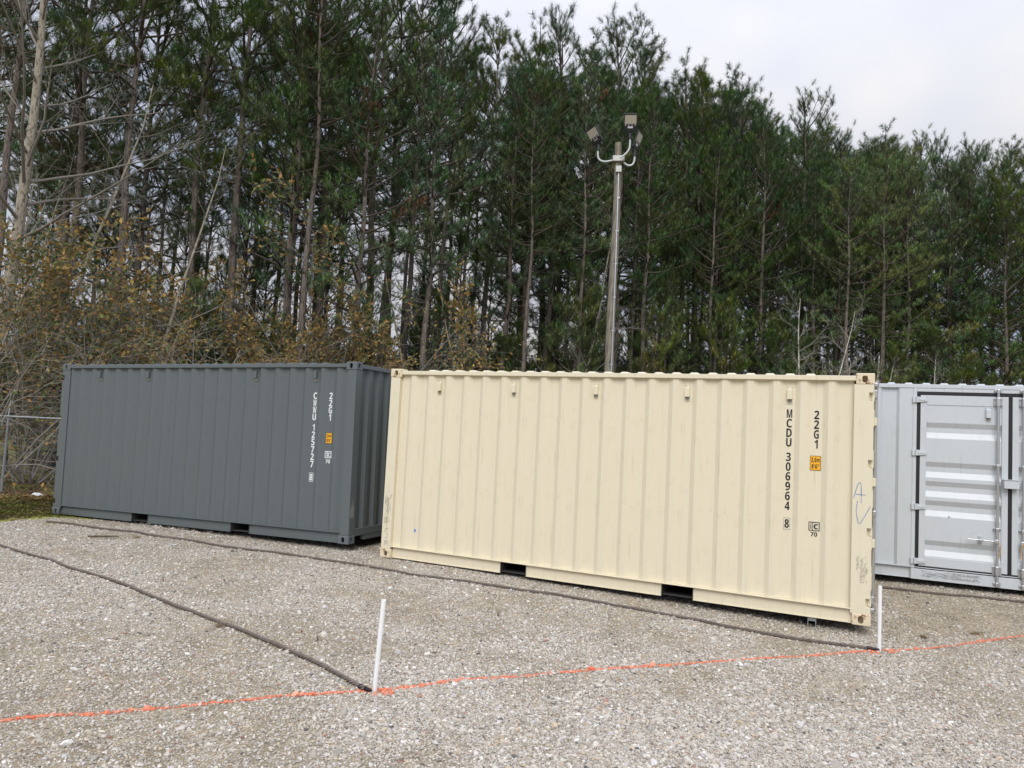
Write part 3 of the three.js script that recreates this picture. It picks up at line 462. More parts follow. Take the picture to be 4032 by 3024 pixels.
{
  const mb = new MB(); let vlen = 0;
  for (let k = 0; k < LP.length; k++) { const a = LP[Math.max(0, k - 1)], b = LP[Math.min(LP.length - 1, k + 1)], d = V(b.x - a.x, 0, b.z - a.z).normalize(); if (k) vlen += LP[k].distanceTo(LP[k - 1]); for (const s of [-1, 1]) { const x = LP[k].x - d.z * 0.055 * s, z = LP[k].z + d.x * 0.055 * s; mb.v(x, gravelY(x, z) + 0.004, z, 0, 1, 0, (s + 1) / 2, vlen / 1.5); } if (k) { const i = k * 2; mb.i.push(i - 2, i - 1, i + 1, i - 2, i + 1, i); } }
  const at = tex(128, (i, j, u, v) => { const e = 1 - Math.abs(u - 0.5) * 2, n = fbm(u * 8, v * 100, 3, 181, 0), a = e * 1.15 * (0.05 + 1.45 * n) > 0.66 ? 255 : 0; const c = fbm(u * 12, v * 120, 2, 183, 0); return [200 + 30 * c, 96 + 60 * c, 66 + 56 * c, a]; }, true, 1024);
  at.wrapS = THREE.ClampToEdgeWrapping;
  obj('spray_on_fines', mb.geo(), new THREE.MeshStandardMaterial({ map: at, alphaTest: 0.5, roughness: 0.9 }), lineG);
}
const ropeMat = new THREE.MeshStandardMaterial({ map: tex(128, (i, j, u, v) => { const f = hash2(i, j >> 2, 191), n = fbm(u * 6, v * 6, 3, 193, 6); return [84 + 40 * f + 20 * n, 76 + 38 * f + 17 * n, 71 + 36 * f + 14 * n]; }), roughness: 0.95 });
function rope(pts, r, label, taped) {
  const c = new THREE.CatmullRomCurve3(pts.map(([x, z]) => V(x, 0, z)), false, 'centripetal'), len = c.getLength(), n = Math.round(len / 0.012), P = c.getSpacedPoints(n), g = thing('rope', label, 'rope', [0, 0, 0], 'thick twisted ropes lying on the gravel');
  const rr = rng(Math.round(len * 1000)); P.forEach((p, k) => { const w = 0.02 * (fbm(k * 0.011, len, 3, 201) - 0.5); p.x += w; p.z += w; p.y = topY(p.x, p.z) + r * 0.85 + 0.006 * fbm(k * 0.03, 3, 2, 203); });
  for (let s = 0; s < 3; s++) {
    const q = P.map((p, k) => { const t = (P[Math.min(n, k + 1)] || p).clone().sub(P[Math.max(0, k - 1)]).normalize(), side = V(-t.z, 0, t.x).normalize(), up = V(0, 1, 0), a = k * 0.012 / 0.11 * Math.PI * 2 + s * Math.PI * 2 / 3; return p.clone().addScaledVector(side, Math.cos(a) * r * 0.56).addScaledVector(up, Math.sin(a) * r * 0.56); });
    const mb = new MB(); mb.tube(q, q.map(() => r * 0.5), 6, null, true); obj('strand', mb.geo(), ropeMat, g);
  }
  if (taped) obj('taped_end', [cyl(P[0].clone().add(V(0.05, -0.004, 0.0)).toArray(), P[5].toArray(), r * 0.7, r * 1.15, 10)], M.black, g);
}
rope([[2.9, 4.195], [2.632, 4.099], [2.336, 3.999], [1.905, 3.873], [1.515, 3.774], [1.108, 3.682], [0.674, 3.59], [0.208, 3.497], [-0.228, 3.399], [-0.676, 3.259], [-1.296, 3.119], [-1.812, 3.027], [-2.169, 2.977], [-2.675, 2.841], [-3.19, 2.798], [-4.002, 2.656], [-5.2, 2.5]], 0.0165, 'thick twisted rope running from the white post that stands clear of the containers', true);
rope([[6.08, 0.524], [5.735, 0.577], [5.319, 0.625], [4.877, 0.605], [4.401, 0.55], [3.898, 0.516], [3.378, 0.527], [2.811, 0.496], [2.547, 0.558], [1.67, 0.631], [1.077, 0.729], [0.365, 0.7], [-0.356, 0.724], [-1.141, 0.73], [-1.895, 0.819], [-2.667, 0.771], [-3.468, 0.822], [-3.942, 0.767], [-4.233, 0.86], [-4.695, 0.912], [-5.307, 0.873], [-5.755, 0.957]], 0.0165, 'long twisted rope lying along the front of the beige and dark grey containers', true);
rope([[6.2, -2.28], [6.69, -2.25], [7.19, -2.3], [7.73, -2.34], [8.6, -2.4]], 0.016, 'twisted rope lying in front of the white container');

// ---------------------------------------------------------------- loose stones
{
  const geos = [0, 1, 2, 3].map((k) => {
    const g = new THREE.IcosahedronGeometry(1, k === 3 ? 0 : 1), p = g.attributes.position;
    for (let i = 0; i < p.count; i++) { const v = V(p.getX(i), p.getY(i), p.getZ(i)), a = Math.round(v.x * 50), b = Math.round(v.y * 50), c = Math.round(v.z * 50), f = 0.72 + 0.5 * hash2(a + c * 131, b, 211 + k); v.multiplyScalar(f); p.setXYZ(i, v.x * (k === 1 ? 1.25 : 1), v.y * (k === 1 ? 0.55 : 0.72), v.z); }
    if (k === 3) g.computeVertexNormals(); else { const q = g.clone(); q.computeVertexNormals(); g.setAttribute('normal', q.attributes.normal); }
    g.deleteAttribute('uv'); return g;
  });
  const R = rng(77), lists = geos.map(() => []), painted = [[], [], [], []], fwd = Math.atan2(-0.9005, -0.4347), cx = 5.994, cz = 8.519, half = 0.72;
  const N = 640000, dens = (r) => r < 5 ? 6800 : 6800 * (5 / r) ** 1.6, r0 = 1.6, r1 = 14.5;
  const cdf = [0]; for (let k = 1; k <= 400; k++) { const r = r0 + (r1 - r0) * (k - 0.5) / 400; cdf.push(cdf[k - 1] + dens(r) * r); }
  const pick = () => { const t = R() * cdf[400]; let a = 0, b = 400; while (b - a > 1) { const m = (a + b) >> 1; if (cdf[m] < t) a = m; else b = m; } return r0 + (r1 - r0) * (a + R()) / 400; };
  const q = new THREE.Quaternion(), eul = new THREE.Euler(), m4 = new THREE.Matrix4(), pos = V(0, 0, 0), scl = V(1, 1, 1);
  const kinds = [[0.42, 0.39, 0.345], [0.365, 0.335, 0.288], [0.32, 0.288, 0.242], [0.265, 0.245, 0.215], [0.54, 0.52, 0.49], [0.37, 0.30, 0.22], [0.10, 0.095, 0.09], [0.28, 0.17, 0.13], [0.42, 0.40, 0.39]];
  const cum = [0.19, 0.43, 0.63, 0.78, 0.825, 0.905, 0.925, 0.94, 1];
  const put = (x, z, r, lift = 0) => {
    const g = grassAt(x, z); if (R() < g * 1.05) return;
    if (x > 0.2 && x < 5.9 && z < -0.5 && z > -2.3) return; if (x > -6.3 && x < -0.7 && z < -0.6 && z > -2.3) return;
    const k = Math.floor(R() * 4), sp = sprayAt(x, z), on = sp > 0.25 + 0.85 * R();
    pos.set(x, gravelY(x, z) + r * (0.12 + 0.3 * R()) + lift, z); eul.set((R() - 0.5) * 0.9, R() * 6.283, (R() - 0.5) * 0.9); q.setFromEuler(eul); scl.set(r * (0.8 + 0.5 * R()), r * (0.75 + 0.5 * R()), r * (0.8 + 0.5 * R()));
    let c; if (on) { const a = R(); const w = R() < 0.3 ? 0.25 * R() : 0; c = [0.70 + 0.1 * a - 0.1 * w, 0.17 + 0.15 * a * a + w, 0.085 + 0.10 * a * a + w]; } else { const t = R(); let i = 0; while (cum[i] < t) i++; const f = 1.06 + 0.5 * R(); c = kinds[i].map((v) => v * f); }
    (on ? painted : lists)[k].push([m4.compose(pos, q, scl).clone(), c]);
  };
  for (let i = 0; i < N; i++) {
    const a = fwd + (R() * 2 - 1) * half, d = pick(), x = cx + Math.cos(a) * d, z = cz + Math.sin(a) * d, s = stony(x, z);
    const t = R(); if (R() > 0.3 + 0.7 * s) continue;
    const r = t < 0.78 ? 0.0034 + 0.0036 * R() : t < 0.975 - 0.02 * s ? 0.0066 + 0.0042 * R() : t < 0.998 ? 0.0105 + 0.005 * R() : 0.016 + 0.011 * R();
    put(x, z, r);
  }
  for (let i = 0; i < 500; i++) { const a = R() * 6.283, d = Math.abs(R() + R() - 1); put(-4.1 + Math.cos(a) * d * 1.3, -0.12 + Math.sin(a) * d * 0.3, 0.015 + 0.02 * R(), 0.03 * (1 - d)); }
  const stone = new THREE.MeshStandardMaterial({ color: 0xffffff, roughness: 0.9 });
  const fill = (ls, parent, nm) => ls.forEach((l, k) => { const im = new THREE.InstancedMesh(geos[k], stone, l.length); im.name = nm; shade(im); l.forEach(([m, c], i) => { im.setMatrixAt(i, m); im.setColorAt(i, lin(...c)); }); im.userData.kind = 'stuff'; parent.add(im); });
  const gg = new THREE.Group(); gg.name = 'gravel'; scene.add(gg); tag(gg, 'loose grey and white stones scattered over the yard', 'gravel', null, 'stuff'); fill(lists, gg, 'loose_stones'); fill(painted, lineG, 'painted_stones');
  console.log('stones', lists.map((l) => l.length), painted.map((l) => l.length));
}
{ // grass and fallen leaves by the fence
  const R = rng(91), mb = new MB(); mb.tri([-0.004, 0, 0], [0.004, 0, 0], [0.006, 1, 0.25], [0, 1, 0]); const blade = mb.geo(), list = [];
  const q = new THREE.Quaternion(), m4 = new THREE.Matrix4();
  for (let i = 0; i < 110000; i++) { const x = -13 + R() * 8.4, z = -6 + R() * 9; if (x > -6.3 && z < -0.45) continue; const g = grassAt(x, z), t = fbm(x * 1.5 + 3, z * 1.5, 3, 221); if (R() > g * (0.3 + 1.4 * t)) continue; if (x < -8.8 && R() > 0.35) continue; q.setFromEuler(new THREE.Euler((R() - 0.5) * 1.1, R() * 6.28, (R() - 0.5) * 1.1)); const h = 0.03 + 0.05 * R() * R(), d = R(); list.push([m4.compose(V(x, groundY(x, z) - 0.003, z), q, V(1, h, 1)).clone(), d < 0.25 ? [0.28, 0.21, 0.10] : [0.27 + 0.14 * d, 0.30 + 0.08 * d, 0.07]]); }
  const im = new THREE.InstancedMesh(blade, new THREE.MeshStandardMaterial({ color: 0xffffff, roughness: 0.8, side: THREE.DoubleSide }), list.length); im.name = 'grass'; shade(im); list.forEach(([m, c], i) => { im.setMatrixAt(i, m); im.setColorAt(i, lin(...c)); }); scene.add(im); tag(im, 'short yellow-green grass between the gravel and the fence', 'grass', null, 'stuff');
  const lb = new MB(); lb.tri([-0.5, 0, 0], [0, 0.08, 0.35], [0.5, 0, 0], [0, 1, 0.2]); lb.tri([-0.5, 0, 0], [0.5, 0, 0], [0, 0.1, -0.35], [0, 1, -0.2]); const ls = [];
  for (let i = 0; i < 9000; i++) { const t = R() * 16 - 4, s = -1.6 + R() * R() * 9, x = -10.5 + 0.6 * t - 0.8 * s, z = -0.83 - 0.8 * t - 0.6 * s; if (x > -7 && z < 0.3) continue; q.setFromEuler(new THREE.Euler((R() - 0.5) * 0.8, R() * 6.28, (R() - 0.5) * 0.8)); const k = 0.05 + 0.06 * R(), d = R(); ls.push([m4.compose(V(x, groundY(x, z) + 0.01 + 0.02 * R(), z), q, V(k, k, k)).clone(), [0.16 + 0.14 * d, 0.085 + 0.07 * d, 0.04 + 0.03 * d]]); }
  const il = new THREE.InstancedMesh(lb.geo(), new THREE.MeshStandardMaterial({ color: 0xffffff, roughness: 0.9, side: THREE.DoubleSide }), ls.length); il.name = 'leaf_litter'; shade(il); ls.forEach(([m, c], i) => { il.setMatrixAt(i, m); il.setColorAt(i, lin(...c)); }); scene.add(il); tag(il, 'brown fallen leaves along the foot of the fence', 'leaves', null, 'stuff');
}

{ // small things on the ground
  const wood = new THREE.MeshStandardMaterial({ color: lin(0.10, 0.075, 0.055), roughness: 1 });
  const mb = new MB(), P = [[-3.95, 1.5], [-3.85, 1.42], [-3.74, 1.36], [-3.62, 1.26]].map(([x, z], k) => V(x, gravelY(x, z) + 0.02 + 0.004 * k, z)); mb.tube(P, [0.014, 0.013, 0.012, 0.007], 7, null, true); mb.tube([P[2], P[2].clone().add(V(0.06, 0.015, 0.07))], [0.006, 0.003], 5);
  tag(obj('stick', mb.geo(), wood), 'short brown stick lying on the gravel before the dark grey container', 'stick');
  const dry = new THREE.MeshStandardMaterial({ color: lin(0.26, 0.19, 0.11), roughness: 1, side: THREE.DoubleSide }), R = rng(515);
  const clump = (x, z, n, h, sp) => { const b = new MB(); for (let k = 0; k < n; k++) { const a = R() * 6.28, d = V(Math.cos(a) * sp * R(), 1, Math.sin(a) * sp * R()).normalize(), l = h * (0.5 + 0.6 * R()), p0 = V((R() - 0.5) * 0.05, -0.01, (R() - 0.5) * 0.05); b.tube([p0, p0.clone().addScaledVector(d, l * 0.6), p0.clone().addScaledVector(d, l).add(V(0, -0.2 * l * sp, 0))], [0.0022, 0.0018, 0.0008], 3); } const o = obj('dry_grass_tuft', b.geo(), dry); o.position.set(x, gravelY(x, z), z); return o; };
  tag(clump(1.01, 3.73, 40, 0.08, 1.4), 'dry brown grass tuft growing against the rope', 'grass tuft', 'dry grass tufts in the gravel');
  for (const [x, z] of [[6.55, 0.95 - 1.3], [7.05, -0.75], [-3.45, 1.1]]) tag(clump(x, z, 46, 0.09, 1.6), 'dry brown grass tuft standing alone in open gravel', 'grass tuft', 'dry grass tufts in the gravel');
  const red = new THREE.MeshStandardMaterial({ color: lin(0.20, 0.07, 0.045), roughness: 1 });
  for (const [x, z] of [[-0.76, 2.85], [-0.33, 2.42], [1.65, 3.42], [1.9, 3.51], [2.71, 1.77]]) { const b = new MB(); for (let k = 0; k < 3; k++) b.tube([V(0.006 * k, -0.01, 0), V(0.008 * k - 0.004, 0.02, 0.004 * k), V(0.012 * k - 0.008, 0.032 + 0.02 * R(), 0.004)], [0.003, 0.0026, 0.0015], 4); const o = obj('weed_stalk', b.geo(), red); o.position.set(x, gravelY(x, z), z); tag(o, 'small dead reddish weed stalk poking out of the gravel', 'weed', 'dead weed stalks in the gravel'); }
  const lt = new THREE.IcosahedronGeometry(1, 1), lp = lt.attributes.position; for (let i = 0; i < lp.count; i++) { const a = hash2(Math.round(lp.getX(i) * 40), Math.round(lp.getY(i) * 40 + lp.getZ(i) * 977), 5); lp.setXYZ(i, lp.getX(i) * 0.1 * (0.5 + a), Math.max(0, lp.getY(i)) * 0.06 * (0.4 + a), lp.getZ(i) * 0.09 * (0.5 + a)); } lt.computeVertexNormals();
  const li = obj('litter', lt, M.whiteInk); li.position.set(-9.5, groundY(-9.5, -1.2), -1.2); tag(li, 'crumpled white scrap of litter at the foot of the fence', 'litter');
}

// ---------------------------------------------------------------- chain link fence
const F0 = [-10.35, -0.99], E = [0.6, -0.8], NN = [-0.8, -0.6];
const at = (t, s) => [F0[0] + E[0] * t + NN[0] * s, F0[1] + E[1] * t + NN[1] * s];
{
  const g = thing('chain_link_fence', 'galvanised chain link fence with barbed wire along the edge of the wood', 'fence', [F0[0], -0.02, F0[1]]); g.rotation.y = Math.atan2(0.8, 0.6);
  const D = 0.07, w = 3, hgt = 1.58, mb = new MB();
  for (let k = 0; k < Math.round(w / D); k++) { const pts = []; for (let j = 0; j <= hgt / (D / 2); j++) pts.push(V((k + 0.5) * D + (j % 2 ? 1 : -1) * D * 0.5, 0.03 + j * D / 2, j % 2 ? 0.002 : -0.002)); mb.tube(pts, pts.map(() => 0.0026), 3); }
  const wires = mb.geo(), post = mergeGeometries([cyl([0, -0.2, 0], [0, 1.64, 0], 0.026, 0.026, 12), cyl([0, 1.64, 0], [0.02, 2.02, 0.0], 0.02, 0.014, 8)].map((q) => q)), rail = cyl([0, 0, 0], [w, 0, 0], 0.02, 0.02, 10);
  for (let k = -2; k < 9; k++) {
    const p = obj('fence_post', post, M.galvDull, g); p.position.x = k * w;
    const r = obj('top_rail', rail, M.galvDull, g); r.position.set(k * w, 1.62, 0.03);
    const c = obj('wire_mesh', wires, M.galvDull, g); c.position.set(k * w, 0, 0.03); c.userData.kind = 'stuff';
  }
  for (const y of [1.74, 1.86, 1.97]) { const b = new MB(), pts = []; for (let k = 0; k <= 60; k++) pts.push(V(-6 + k * 0.55, y - 0.02 * Math.sin(((k * 0.55) % 3) / 3 * Math.PI), 0)); b.tube(pts, pts.map(() => 0.002), 3); const R = rng(Math.round(y * 100)); for (let k = 0; k < 240; k++) { const x = -6 + k * 0.1375; b.tube([V(x - 0.015, y - 0.02, -0.012), V(x + 0.015, y + 0.005, 0.012)], [0.0015, 0.0015], 3); } obj('barbed_wire', b.geo(), M.galvDull, g); }
}

// ---------------------------------------------------------------- light pole
{
  const g = thing('light_pole', 'wooden pole carrying floodlights in front of the pines', 'light pole', [-0.9, -0.05, -12.3]);
  const wood = new THREE.MeshStandardMaterial({ map: tex(256, (i, j, u, v) => { const n = fbm(u * 40, v * 4, 4, 231, 0), c = fbm(u * 90, v * 2, 2, 233, 0) > 0.68 ? 0.6 : 1; return [(136 + 60 * (n - 0.5)) * c, (129 + 56 * (n - 0.5)) * c, (116 + 50 * (n - 0.5)) * c]; }), roughness: 0.95 });
  const mb = new MB(), pts = [], rs = []; for (let k = 0; k <= 10; k++) { pts.push(V(0.02 * Math.sin(k), k * 1.072, 0)); rs.push(0.155 - 0.0058 * k); } mb.tube(pts, rs, 18, null, true); obj('pole', mb.geo(), wood, g);
  const toCam = V(5.994 + 0.9, 0, 8.519 + 12.3).normalize(), right = V(toCam.z, 0, -toCam.x), P = (r, y, f) => V(0, y, 0).addScaledVector(right, r).addScaledVector(toCam, f);
  const tubeOf = (pts2, r) => new THREE.TubeGeometry(new THREE.CatmullRomCurve3(pts2), 24, r, 8);
  obj('conduit', tubeOf([P(0.05, 0, 0.17), P(0.06, 4, 0.155), P(0.05, 8, 0.13), P(0.03, 9.75, 0.125)], 0.024), M.galv, g);
  for (let k = 1; k < 10; k++) obj('conduit_strap', new THREE.BoxGeometry(0.09, 0.03, 0.012).rotateY(Math.atan2(toCam.x, toCam.z)).translate(...P(0.055, k, 0.165 - 0.0045 * k).toArray()), M.galv, g);
  const boxed = (w, h, d, r, y, f) => { const b = new RoundedBoxGeometry(w, h, d, 2, 0.01); b.rotateY(Math.atan2(toCam.x, toCam.z)); b.translate(...P(r, y, f).toArray()); return b; };
  const steel = new THREE.MeshStandardMaterial({ color: lin(0.46, 0.46, 0.44), roughness: 0.5, metalness: 0.3 });
  obj('junction_box', boxed(0.17, 0.19, 0.09, 0.03, 9.86, 0.15), steel, g); obj('mounting_bracket', [boxed(0.3, 0.17, 0.06, 0.02, 10.2, 0.13), boxed(0.04, 0.17, 0.3, -0.14, 10.2, 0.02), boxed(0.04, 0.17, 0.3, 0.17, 10.2, 0.02)], steel, g);
  const arms = [[[-0.14, 10.15], [-0.42, 10.11], [-0.57, 10.18], [-0.61, 10.34], [-0.6, 10.52]], [[0.06, 10.16], [0.2, 10.26], [0.31, 10.42], [0.33, 10.58], [0.32, 10.8]], [[0.18, 10.08], [0.3, 10.0], [0.42, 10.02], [0.48, 10.14], [0.48, 10.36]]];
  const dark = new THREE.MeshStandardMaterial({ color: lin(0.02, 0.021, 0.024), roughness: 0.5 }), lens = new THREE.MeshPhysicalMaterial({ color: lin(0.46, 0.42, 0.36), roughness: 0.35, clearcoat: 0.6 });
  arms.forEach((a, k) => {
    const fo = [0.1, 0.28, 0.08][k], arm = obj('arm', tubeOf(a.map(([r, y]) => P(r, y, fo)), 0.031), M.galvBright, g), [r, y] = a[4];
    obj('slip_fitter', [cyl(P(r, y - 0.08, fo).toArray(), P(r, y + 0.1, fo).toArray(), 0.05, 0.05, 12)], dark, arm);
    const head = new THREE.Group(); head.name = 'floodlight'; g.add(head); head.position.copy(P(r, y + 0.1, fo));
    const aim = [V(0, 0, 0).addScaledVector(toCam, 0.75).addScaledVector(right, -0.5).add(V(0, -0.45, 0)), toCam.clone().add(V(0, -0.55, 0)), V(0, 0, 0).addScaledVector(toCam, 0.35).addScaledVector(right, 0.9).add(V(0, -0.35, 0))][k].normalize();
    const up = V(0, 1, 0).addScaledVector(aim, -aim.y).normalize(), xx = up.clone().cross(aim); if (k === 0) { up.applyAxisAngle(aim, 0.3); xx.applyAxisAngle(aim, 0.3); } head.scale.setScalar(0.94); head.quaternion.setFromRotationMatrix(new THREE.Matrix4().makeBasis(xx, up, aim));
    obj('housing', [bx(-0.21, 0.21, 0.06, 0.6, -0.055, 0.0, 0.012), bx(-0.12, 0.12, -0.05, 0.12, -0.07, -0.005, 0.01)], dark, head);
    obj('lens', bx(-0.18, 0.18, 0.29, 0.55, 0.0, 0.006), lens, head); obj('label_plate', bx(-0.08, 0.08, 0.16, 0.215, 0.0005, 0.004), k === 0 ? M.galvDull : M.sticker, head);
    for (let j = 0; j < 4; j++) obj('clip', bx(-0.17 + j * 0.1, -0.13 + j * 0.1, 0.245, 0.265, 0.0005, 0.006), M.whiteInk, head);
  });
}

// ---------------------------------------------------------------- the wood
const barkTex = (a, b, sx, sy, seed, thr) => tex(256, (i, j, u, v) => { const n = fbm(u * sx, v * sy, 4, seed, 0), c = vnoise(u * sx * 2, v * sy * 1.3, seed + 5), m = fbm(u * 3, v * 3, 3, seed + 9, 0), k = Math.min(1, Math.max(0, (n - thr) * 5)) * (0.75 + 0.5 * m) * (0.85 + 0.3 * c); return [a[0] + (b[0] - a[0]) * k, a[1] + (b[1] - a[1]) * k, a[2] + (b[2] - a[2]) * k]; });
const bark = new THREE.MeshStandardMaterial({ map: again(barkTex([44, 39, 36], [118, 107, 100], 12, 5, 301, 0.3), 2.2, 1.0), roughness: 1 });
const barkBranch = new THREE.MeshStandardMaterial({ color: lin(0.085, 0.068, 0.055), roughness: 1 });
const paleBark = new THREE.MeshStandardMaterial({ map: again(barkTex([92, 86, 74], [160, 151, 135], 9, 12, 311, 0.25), 2, 0.8), roughness: 0.95 });
const twigBark = new THREE.MeshStandardMaterial({ color: lin(0.22, 0.20, 0.175), roughness: 1 });
const needleMat = new THREE.MeshStandardMaterial({ color: 0xffffff, vertexColors: true, roughness: 0.55, side: THREE.DoubleSide });
const leafMat = new THREE.MeshPhysicalMaterial({ color: 0xffffff, vertexColors: true, roughness: 0.8, side: THREE.DoubleSide, transmission: 0.25, thickness: 0 });
const coneMat = new THREE.MeshStandardMaterial({ color: lin(0.06, 0.035, 0.022), roughness: 1 });

function dirOf(az, el) { return V(Math.cos(az) * Math.cos(el), Math.sin(el), Math.sin(az) * Math.cos(el)); }
function tuft(mb, p, d, len, R, tint, count) {
  const a = Math.abs(d.y) < 0.9 ? V(0, 1, 0) : V(1, 0, 0), x = a.clone().cross(d).normalize(), y = d.clone().cross(x);
  const br = 0.75 + 0.5 * R();
  for (let k = 0; k < count; k++) {
    const az = R() * 6.283, sp = 0.25 + 1.0 * Math.sqrt(R()), c = Math.cos(sp), s = Math.sin(sp), back = R() * len * 1.15, l = len * (0.75 + 0.45 * R());
    const nx = d.x * c + (x.x * Math.cos(az) + y.x * Math.sin(az)) * s, ny = d.y * c + (x.y * Math.cos(az) + y.y * Math.sin(az)) * s - 0.05, nz = d.z * c + (x.z * Math.cos(az) + y.z * Math.sin(az)) * s;
    const bx0 = p.x - d.x * back, by0 = p.y - d.y * back, bz0 = p.z - d.z * back, w = 0.0058 + 0.0034 * R();
    let sx = ny * 0.3 - nz, sy = nz * 0.2 - nx * 0.3, sz = nx - ny * 0.2; const q = w / (Math.hypot(sx, sy, sz) || 1); sx *= q; sy *= q; sz *= q;
    const f = br * (0.8 + 0.4 * R()), col = [tint[0] * f, tint[1] * f, tint[2] * f];
    const n = V(sy * nz - sz * ny, sz * nx - sx * nz, sx * ny - sy * nx).normalize();
    mb.tri([bx0 - sx, by0 - sy, bz0 - sz], [bx0 + sx, by0 + sy, bz0 + sz], [bx0 + nx * l, by0 + ny * l, bz0 + nz * l], [n.x, n.y, n.z], col);
  }
}
function makePine(seed, o) {
  const R = rng(seed), h = o.h, trunk = new MB(), limbs = new MB(), crown = new MB(), cones = new MB(), r0 = o.r ?? h * 0.0082, bend = R() * 6.28, bm = h * 0.012 * (0.4 + R());
  const axis = (y) => { const t = y / h; return V(Math.cos(bend) * bm * Math.sin(t * 3.1) + 0.05 * Math.sin(y * 0.9 + seed), y, Math.sin(bend) * bm * Math.sin(t * 2.7) + 0.05 * Math.sin(y * 0.7 + seed * 2)); };
  const rad = (y) => r0 * Math.max(0.03, (1 - y / h)) ** 0.75 + (y < 0.8 ? (0.8 - y) * 0.06 : 0);
  const tp = [], tr = []; for (let k = 0; k <= 16; k++) { const y = h * (k / 16); tp.push(axis(y)); tr.push(rad(y)); } trunk.tube(tp, tr, 9);
  const ys = h * o.start, green = [[0.088, 0.150, 0.070], [0.100, 0.160, 0.060], [0.122, 0.172, 0.056], [0.078, 0.136, 0.074]];
  let y = ys;
  while (y < h - 0.25) {
    const t = (y - ys) / (h - ys), nb = 3 + Math.floor(R() * 3), a0 = R() * 6.28, prof = (0.55 + 0.45 * Math.sin(Math.min(1, t * 0.95 + 0.12) * Math.PI)) * (t > 0.82 ? 1 - (t - 0.82) * 2.2 : 1);
    for (let b = 0; b < nb; b++) {
      if (R() < (o.gap ?? 0.22)) continue;
      const az = a0 + b / nb * 6.283 + (R() - 0.5) * 0.7, yy = y + (R() - 0.5) * 0.35, len = Math.max(0.45, o.cr * prof * (0.4 + 0.85 * R())), el = 0.08 + 0.9 * t + (R() - 0.5) * 0.6;
      const P0 = axis(yy), pts = [P0], n = 5, rs = [Math.min(0.05, 0.012 + len * 0.013)];
      let d = dirOf(az, el); const p = P0.clone();
      for (let k = 1; k <= n; k++) { d = d.clone().add(V((R() - 0.5) * 0.28, 0.09 + (R() - 0.5) * 0.16, (R() - 0.5) * 0.28)).normalize(); p.addScaledVector(d, len / n); pts.push(p.clone()); rs.push(rs[0] * (1 - k / n * 0.8)); }
      limbs.tube(pts, rs, 4);
      const tint = green[Math.floor(R() * 4)].map((c, i) => c * (0.85 + 0.35 * R()) * (o.tone ?? [1, 1, 1])[i]), dead = R() < (o.dead ?? 0.015), tn = dead ? [0.16, 0.075, 0.03] : tint;
      const nt = Math.max(3, Math.round(len * (o.tw ?? 2.9)));
      for (let k = 0; k < nt; k++) {
        const f = (0.42 + 0.58 * (k + R() * 0.6) / nt) * n, i = Math.min(n - 1, Math.floor(f)), q = pts[i].clone().lerp(pts[i + 1], f - i), dd = pts[i + 1].clone().sub(pts[i]).normalize(), sd = V(-dd.z, 0, dd.x).normalize().multiplyScalar(k % 2 ? 1 : -1);
        const tl = (0.3 + 0.6 * R()) * (0.7 + 0.25 * len / o.cr), td = dd.clone().multiplyScalar(0.55).addScaledVector(sd, 0.5 + 0.5 * R()).add(V(0, 0.2 + 0.55 * R(), 0)).normalize(), e = q.clone().addScaledVector(td, tl);
        limbs.tube([q, e], [0.007, 0.004], 3);
        const up = td.clone().add(V(0, 0.35, 0)).normalize(); tuft(crown, e, up, o.nl ?? 0.27, R, tn, o.nc ?? 52);
        if (R() < 0.25) tuft(crown, q.clone().lerp(e, 0.3).add(V((R() - 0.5) * 0.2, 0.1, (R() - 0.5) * 0.2)), up, (o.nl ?? 0.27) * 0.85, R, tn, Math.round((o.nc ?? 52) * 0.7));
      }
      tuft(crown, p, d.clone().add(V(0, 0.3, 0)).normalize(), (o.nl ?? 0.27) * 1.1, R, tn, (o.nc ?? 52) + 6);
      if (t > 0.45 && R() < 0.5 && !o.young) { const q = pts[3]; for (let k = 0; k < 2; k++) { const c = q.clone().add(V((R() - 0.5) * 0.2, -0.03, (R() - 0.5) * 0.2)); cones.tube([c, c.clone().add(V(0.01, 0.05, 0)), c.clone().add(V(0, 0.11, 0.01))], [0.022, 0.042, 0.008], 5); } }
    }
    y += (o.sp ?? 0.52) * (0.75 + 0.5 * R());
  }
  tuft(crown, axis(h), V(0, 1, 0), 0.28, R, green[1], 70); tuft(crown, axis(h - 0.3), V(0, 1, 0), 0.26, R, green[0], 60);
  for (let k = 0; k < (o.stubs ?? 16); k++) {       // dead lower branches
    const yy = h * (0.12 + (o.start - 0.1) * R()), az = R() * 6.28, len = 0.4 + 1.5 * R() * R(), P0 = axis(yy), d = dirOf(az, 0.15 + (R() - 0.6) * 0.6), m = P0.clone().addScaledVector(d, len * 0.55).add(V(0, 0.05, 0)), e = P0.clone().addScaledVector(d, len).add(V(0, -0.1 * R(), 0));
    limbs.tube([P0, m, e], [0.016, 0.011, 0.004], 3); if (R() < 0.6) limbs.tube([m, m.clone().addScaledVector(dirOf(az + 0.8, 0.2), len * 0.4)], [0.007, 0.003], 3);
  }
  return { trunk: trunk.geo(), limbs: limbs.geo(), crown: crown.geo(), cones: cones.p.length ? cones.geo() : null };
}
